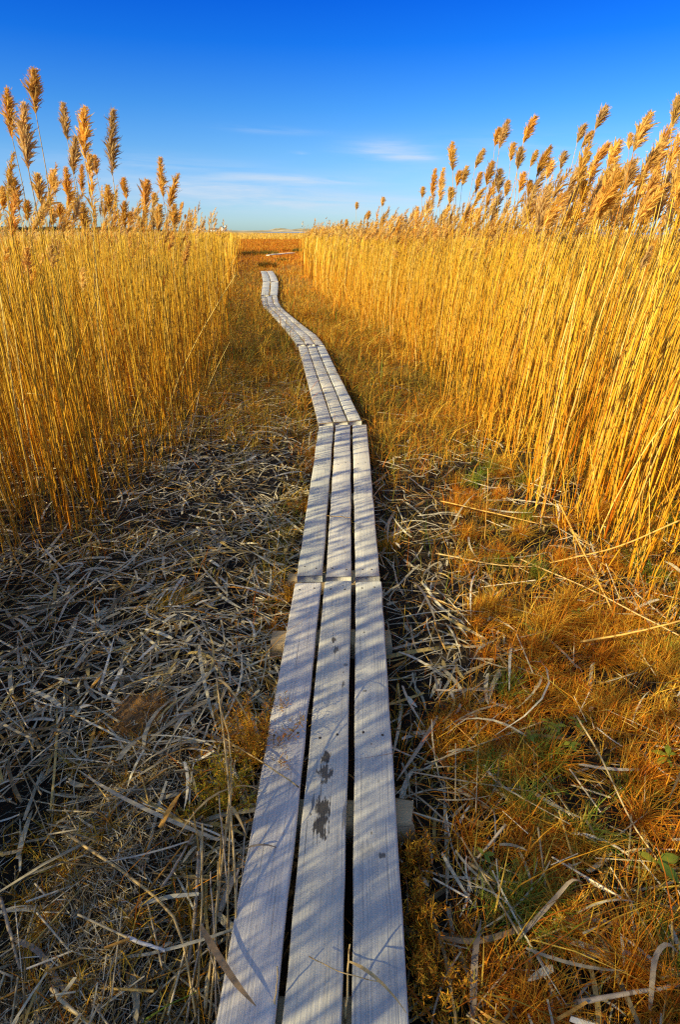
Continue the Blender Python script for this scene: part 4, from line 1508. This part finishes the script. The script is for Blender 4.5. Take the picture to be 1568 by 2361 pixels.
# loose driftwood board out in the meadow
a_, b_ = on_z(617, 589.5, .2), on_z(676, 584.5, .2)
c = (a_ + b_) / 2
mb = box_mb((c[0], c[1], .24), (np.linalg.norm(b_ - a_) / 2, .14, .035), math.atan2(b_[1] - a_[1], b_[0] - a_[0]), (1.7, 1.6, 1.4), jag=.006)
o = mb.build('driftwood_board', M_WOOD, loc=c)
tag(o, 'pale driftwood board lying in the rust meadow beyond the boardwalk', 'board')

# ------------------------------------------------------------------ horizon
# dunes
mb = MB()
xs = np.linspace(-185, 1500, 420)
ys = np.linspace(640, 800, 22)
X, Y = np.meshgrid(xs, ys)


def dune_h(x):
    h = .3 + 1.3 * fbm(x / 60.0, x * 0, 51) + .5 * fbm(x / 14.0, x * 0, 52)
    for (px, w, a) in [(659, 10, 2.3), (712, 9, 1.9), (612, 8, .6), (760, 15, 1.2), (820, 20, 1.2), (930, 40, 1.2)]:
        cx = (px - IW / 2) / F * CT * 690
        h = h + a * np.exp(-((x - cx) / w) ** 2)
    return h


prof = np.sin(np.clip((Y - 640) / 110, 0, 1) * math.pi / 2) ** 1.2
Z = dune_h(X + (Y - 700) * .2) * prof - .05 + (fbm(X / 9, Y / 9, 53) - .5) * .7 * prof
nx, ny = len(xs), len(ys)
ii = np.arange(ny - 1)[:, None] * nx + np.arange(nx - 1)[None]
mb.add(np.stack([X, Y, Z], -1), np.stack([ii, ii + 1, ii + nx + 1, ii + nx], -1), (1, 1, 1))


def dune_mat():
    m, N, L = nt('dune_sand')
    out = N.new('ShaderNodeOutputMaterial')
    p = N.new('ShaderNodeBsdfPrincipled')
    p.inputs['Roughness'].default_value = .9
    geo = N.new('ShaderNodeNewGeometry')
    mp = N.new('ShaderNodeMapping')
    mp.inputs['Scale'].default_value = (.06, .05, .5)
    L.new(geo.outputs['Position'], mp.inputs['Vector'])
    nz = N.new('ShaderNodeTexNoise')
    nz.inputs['Scale'].default_value = 1
    nz.inputs['Detail'].default_value = 6
    L.new(mp.outputs[0], nz.inputs['Vector'])
    cr = N.new('ShaderNodeValToRGB')
    e = cr.color_ramp.elements
    e[0].position, e[0].color = .42, (.56, .46, .28, 1)
    e[1].position, e[1].color = .56, (.26, .22, .09, 1)
    L.new(nz.outputs['Fac'], cr.inputs[0])
    L.new(cr.outputs[0], p.inputs['Base Color'])
    L.new(p.outputs[0], out.inputs['Surface'])
    return m


o = mb.build('dunes', dune_mat(), smooth=True)
tag(o, 'low pale sand dunes with grassy caps on the horizon', 'dunes', kind='structure')

# tidal water before the dunes
m, N, L = nt('tidal_water')
out = N.new('ShaderNodeOutputMaterial')
p = N.new('ShaderNodeBsdfPrincipled')
p.inputs['Base Color'].default_value = (.06, .14, .26, 1)
p.inputs['Roughness'].default_value = .18
p.inputs['Specular IOR Level'].default_value = .5
L.new(p.outputs[0], out.inputs['Surface'])
mb = MB()
mb.add([(-70, 520, .06), (60, 420, .06), (60, 632, .06), (-70, 632, .06), (1300, 420, .06), (1300, 632, .06), (170, 240, .06), (1300, 240, .06)], [(0, 1, 2, 3), (1, 4, 5, 2), (6, 7, 4, 1)], (1, 1, 1))
o = mb.build('water', m)
tag(o, 'thin blue strip of tidal water before the dunes', 'water', kind='structure')

# far woods at left
mb = MB()
n = 16000
x = rng.uniform(-640, -190, n)
hh = (2.5 + 4.5 * fbm(x / 25, x * 0, 88)) * sstep(-190, -290, x)
z = rng.random(n) ** .8 * hh
y = 815 + rng.uniform(-12, 12, n)
B = np.stack([x, y, z], -1)
dv = rand_unit(n) * rng.uniform(.6, 1.5, (n, 1))
ribbons(mb, np.stack([B - dv, B + dv], 1), rng.uniform(.8, 1.8, n), rand_unit(n), np.array([(.035, .05, .035), (.05, .065, .04), (.06, .06, .04)])[rng.integers(0, 3, n)])
o = mb.build('far_woods', M_GRASS)
tag(o, 'dark low line of woods on the horizon behind the left reeds', 'woods', kind='stuff')
# houses of the beach village
H_WALL, H_ROOF, H_WIN = simple_mat('white_clapboard', (.78, .77, .74)), simple_mat('grey_shingle', (.17, .17, .19)), simple_mat('window_glass', (.05, .06, .08), .2, .5)


def quadbox(mb, x0, x1, y0, y1, z0, z1):
    V = [(x0, y0, z0), (x1, y0, z0), (x1, y1, z0), (x0, y1, z0), (x0, y0, z1), (x1, y0, z1), (x1, y1, z1), (x0, y1, z1)]
    mb.add(V, [(0, 1, 5, 4), (1, 2, 6, 5), (2, 3, 7, 6), (3, 0, 4, 7), (4, 5, 6, 7)], (1, 1, 1))


def house(px, w, hw, hr, label, gable=False, tower=False):
    D = 720.0
    cx = (px - IW / 2) / F * (D * CT + CZ * ST)
    root = empty('beach_house' if not tower else 'lighthouse', (cx, D, 0), label, 'house' if not tower else 'lighthouse', None if tower else 'white houses on the horizon')
    mb = MB()
    if tower:
        a = np.arange(10) * 2 * math.pi / 10
        prof = [(1.5, -.2), (1.15, hw), (1.45, hw), (1.45, hw + .25), (.8, hw + .3), (.8, hw + 1.3)]
        V = np.array([[(cx + r * math.cos(q), D + r * math.sin(q), z) for q in a] for r, z in prof])
        i = np.arange(5)[:, None] * 10 + np.arange(10)[None]
        j = np.arange(5)[:, None] * 10 + ((np.arange(10) + 1) % 10)[None]
        mb.add(V, np.stack([i, j, j + 10, i + 10], -1), (1, 1, 1))
        mb.build('tower_wall', H_WALL, root, loc=root.location)
        mr = MB()
        V = np.array([[(cx + r * math.cos(q), D + r * math.sin(q), z) for q in a] for r, z in [(1.0, hw + 1.3), (.05, hw + 2.2)]])
        i, j = np.arange(10), (np.arange(10) + 1) % 10
        mr.add(V, np.stack([i, j, j + 10, i + 10], -1), (1, 1, 1))
        mr.build('roof', H_ROOF, root, loc=root.location)
        return
    d = 3.5
    quadbox(mb, cx - w / 2, cx + w / 2, D - d, D + d, -.2, hw)
    if gable:
        mb.add([(cx - w / 2, D - d, hw), (cx + w / 2, D - d, hw), (cx, D - d, hw + hr), (cx, D - d, hw + hr * .99)], [(0, 1, 2, 3)], (1, 1, 1))
    mb.build('wall', H_WALL, root, loc=root.location)
    mr = MB()
    e = .35
    if gable:
        V = [(cx - w / 2 - e, D - d - e, hw - .2), (cx, D - d - e, hw + hr), (cx, D + d, hw + hr), (cx - w / 2 - e, D + d, hw - .2), (cx + w / 2 + e, D - d - e, hw - .2), (cx + w / 2 + e, D + d, hw - .2)]
        mr.add(V, [(0, 1, 2, 3), (1, 4, 5, 2)], (1, 1, 1))
    else:
        V = [(cx - w / 2 - e, D - d - e, hw - .05), (cx + w / 2 + e, D - d - e, hw - .05), (cx + w / 2, D, hw + hr), (cx - w / 2, D, hw + hr), (cx + w / 2 + e, D + d + e, hw - .05), (cx - w / 2 - e, D + d + e, hw - .05)]
        mr.add(V, [(0, 1, 2, 3), (3, 2, 4, 5)], (1, 1, 1))
    mr.build('roof', H_ROOF, root, loc=root.location)
    for q in (-.27, .2):
        mw = MB()
        quadbox(mw, cx + w * q - .5, cx + w * q + .5, D - d - .04, D - d + .02, hw * .35, hw * .75)
        mw.build('window', H_WIN, root, loc=root.location)


house(423, 7, 2.9, 2.6, 'pale house with a wide roof, first of the far row', True)
house(437, 6, 2.2, 2.0, 'small white gabled house second in the far row', True)
house(450, 8, 2.3, 1.8, 'long low white house in the middle of the far row')
house(460, 5, 2.6, 2.2, 'narrow white gabled house before the dark roofed one', True)
house(467, 6, 1.9, 2.4, 'house with the big dark roof at the end of the first cluster')
house(494, 7, 2.4, 1.8, 'white house at the start of the second cluster on the horizon')
house(512, 7, 3.0, 3.0, 'tall white gabled house beside the white lighthouse', True)
house(520.5, 2, 5.4, 1, 'small white lighthouse tower on the horizon', tower=True)

# ------------------------------------------------------------------ sky and sun
SUN_EL, SHADOW_AZ = 27.5, 33.0
sd = np.array([math.cos(R(SHADOW_AZ)) * math.cos(R(SUN_EL)), math.sin(R(SHADOW_AZ)) * math.cos(R(SUN_EL)), -math.sin(R(SUN_EL))])
sun_d = bpy.data.lights.new('sun', 'SUN')
sun_d.energy = 5.0
sun_d.angle = R(.5)
sun_d.color = (1.0, .82, .45)
sun = bpy.data.objects.new('sun', sun_d)
COL.objects.link(sun)
from mathutils import Vector
sun.rotation_euler = Vector(sd).to_track_quat('-Z', 'Y').to_euler()
sun.location = (-20, -13, 12)

W = bpy.data.worlds.new('World')
scene.world = W
W.use_nodes = True
N, L = W.node_tree.nodes, W.node_tree.links
N.clear()
out = N.new('ShaderNodeOutputWorld')
bg = N.new('ShaderNodeBackground')
sky = N.new('ShaderNodeTexSky')
sky.sky_type = 'NISHITA'
sky.sun_disc = False
sky.sun_elevation = R(SUN_EL)
# towards the sun: (-cos, -sin); Blender measures rotation from +Y clockwise
sky.sun_rotation = math.atan2(-sd[0], -sd[1])
sky.air_density = 1.0
sky.dust_density = .6
sky.ozone_density = 2.0
tc = N.new('ShaderNodeTexCoord')
sx = N.new('ShaderNodeSeparateXYZ')
L.new(tc.outputs['Generated'], sx.inputs[0])
tint = N.new('ShaderNodeValToRGB')          # deep polarised blue opposite the sun, pale at the horizon, unseen overhead lifted to neutral as fill light
e = tint.color_ramp.elements
SKY_TINT = [(0.0, (.52, .76, 1.0)), (.02, (.43, .65, 1.0)), (.048, (.345, .54, .92)), (.104, (.23, .47, .80)), (.157, (.12, .39, .79)), (.227, (.024, .27, .82)),
            (.275, (.010, .21, .81)), (.36, (.03, .21, .68)), (.62, (.70, .72, .76)), (1.0, (1.0, .98, .93))]
while len(e) < len(SKY_TINT):
    e.new(.5)
for q, (pos, c) in zip(e, SKY_TINT):
    q.position, q.color = pos, (*c, 1)
L.new(sx.outputs['Z'], tint.inputs[0])
mul = N.new('ShaderNodeMix')
mul.data_type = 'RGBA'
mul.blend_type = 'MULTIPLY'
mul.inputs['Factor'].default_value = 1
L.new(sky.outputs[0], mul.inputs['A'])
L.new(tint.outputs[0], mul.inputs['B'])


def wmath(op, *a):
    x = N.new('ShaderNodeMath')
    x.operation = op
    for k, v in enumerate(a):
        if hasattr(v, 'node'):
            L.new(v, x.inputs[k])
        else:
            x.inputs[k].default_value = v
    return x.outputs[0]


# thin cirrus: streaks in azimuth and height, gathered in a few places
azi = wmath('ARCTAN2', sx.outputs['X'], sx.outputs['Y'])
cv = N.new('ShaderNodeCombineXYZ')
L.new(wmath('MULTIPLY', azi, 5.0), cv.inputs[0])
L.new(wmath('ADD', wmath('MULTIPLY', sx.outputs['Z'], 60.0), wmath('MULTIPLY', azi, 2.0)), cv.inputs[1])
cn = N.new('ShaderNodeTexNoise')
cn.inputs['Scale'].default_value = 1.0
cn.inputs['Detail'].default_value = 6
cn.inputs['Roughness'].default_value = .62
cn.inputs['Distortion'].default_value = .4
L.new(cv.outputs[0], cn.inputs['Vector'])
tot = None
for (px, py, wa, wz, amt) in [(890, 346, .055, .012, 1.1), (955, 362, .035, .004, 1.1), (700, 413, .10, .005, 1.0), (590, 418, .13, .008, .5), (560, 460, .28, .016, .8), (860, 470, .24, .014, .6), (620, 300, .06, .004, .5), (450, 430, .12, .008, .7),
                              (690, 356, .012, .003, .8), (330, 380, .16, .012, .55), (1250, 330, .12, .012, .45), (1180, 400, .2, .015, .4)]:
    d = ray(px, py)
    d = d / np.linalg.norm(d)
    a0, z0 = math.atan2(d[0], d[1]), d[2]
    da = wmath('DIVIDE', wmath('SUBTRACT', azi, a0), wa)
    dz = wmath('DIVIDE', wmath('SUBTRACT', wmath('SUBTRACT', sx.outputs['Z'], z0), wmath('MULTIPLY', wmath('SUBTRACT', azi, a0), -.03)), wz)
    gsum = wmath('ADD', wmath('MULTIPLY', da, da), wmath('MULTIPLY', dz, dz))
    gg = wmath('MULTIPLY', wmath('POWER', 2.718, wmath('MULTIPLY', gsum, -1.0)), amt)
    tot = gg if tot is None else wmath('ADD', tot, gg)
mrn = N.new('ShaderNodeMapRange')
mrn.inputs['From Min'].default_value = .36
mrn.inputs['From Max'].default_value = .66
L.new(cn.outputs['Fac'], mrn.inputs['Value'])
cf = wmath('MINIMUM', wmath('MULTIPLY', wmath('MULTIPLY', tot, mrn.outputs[0]), .75), .7)
cm = N.new('ShaderNodeMix')
cm.data_type = 'RGBA'
L.new(cf, cm.inputs['Factor'])
L.new(mul.outputs['Result'], cm.inputs['A'])
cm.inputs['B'].default_value = (3.0, 3.5, 4.1, 1)
L.new(cm.outputs['Result'], bg.inputs['Color'])
bg.inputs['Strength'].default_value = .135
L.new(bg.outputs[0], out.inputs['Surface'])

scene.view_settings.view_transform = 'Standard'
scene.view_settings.look = 'None'
scene.view_settings.exposure = .7
scene.view_settings.gamma = 1
scene.cycles.use_denoising = False
scene.cycles.filter_width = 1.25
scene.cycles.max_bounces = 6
scene.cycles.diffuse_bounces = 3
scene.cycles.transmission_bounces = 4
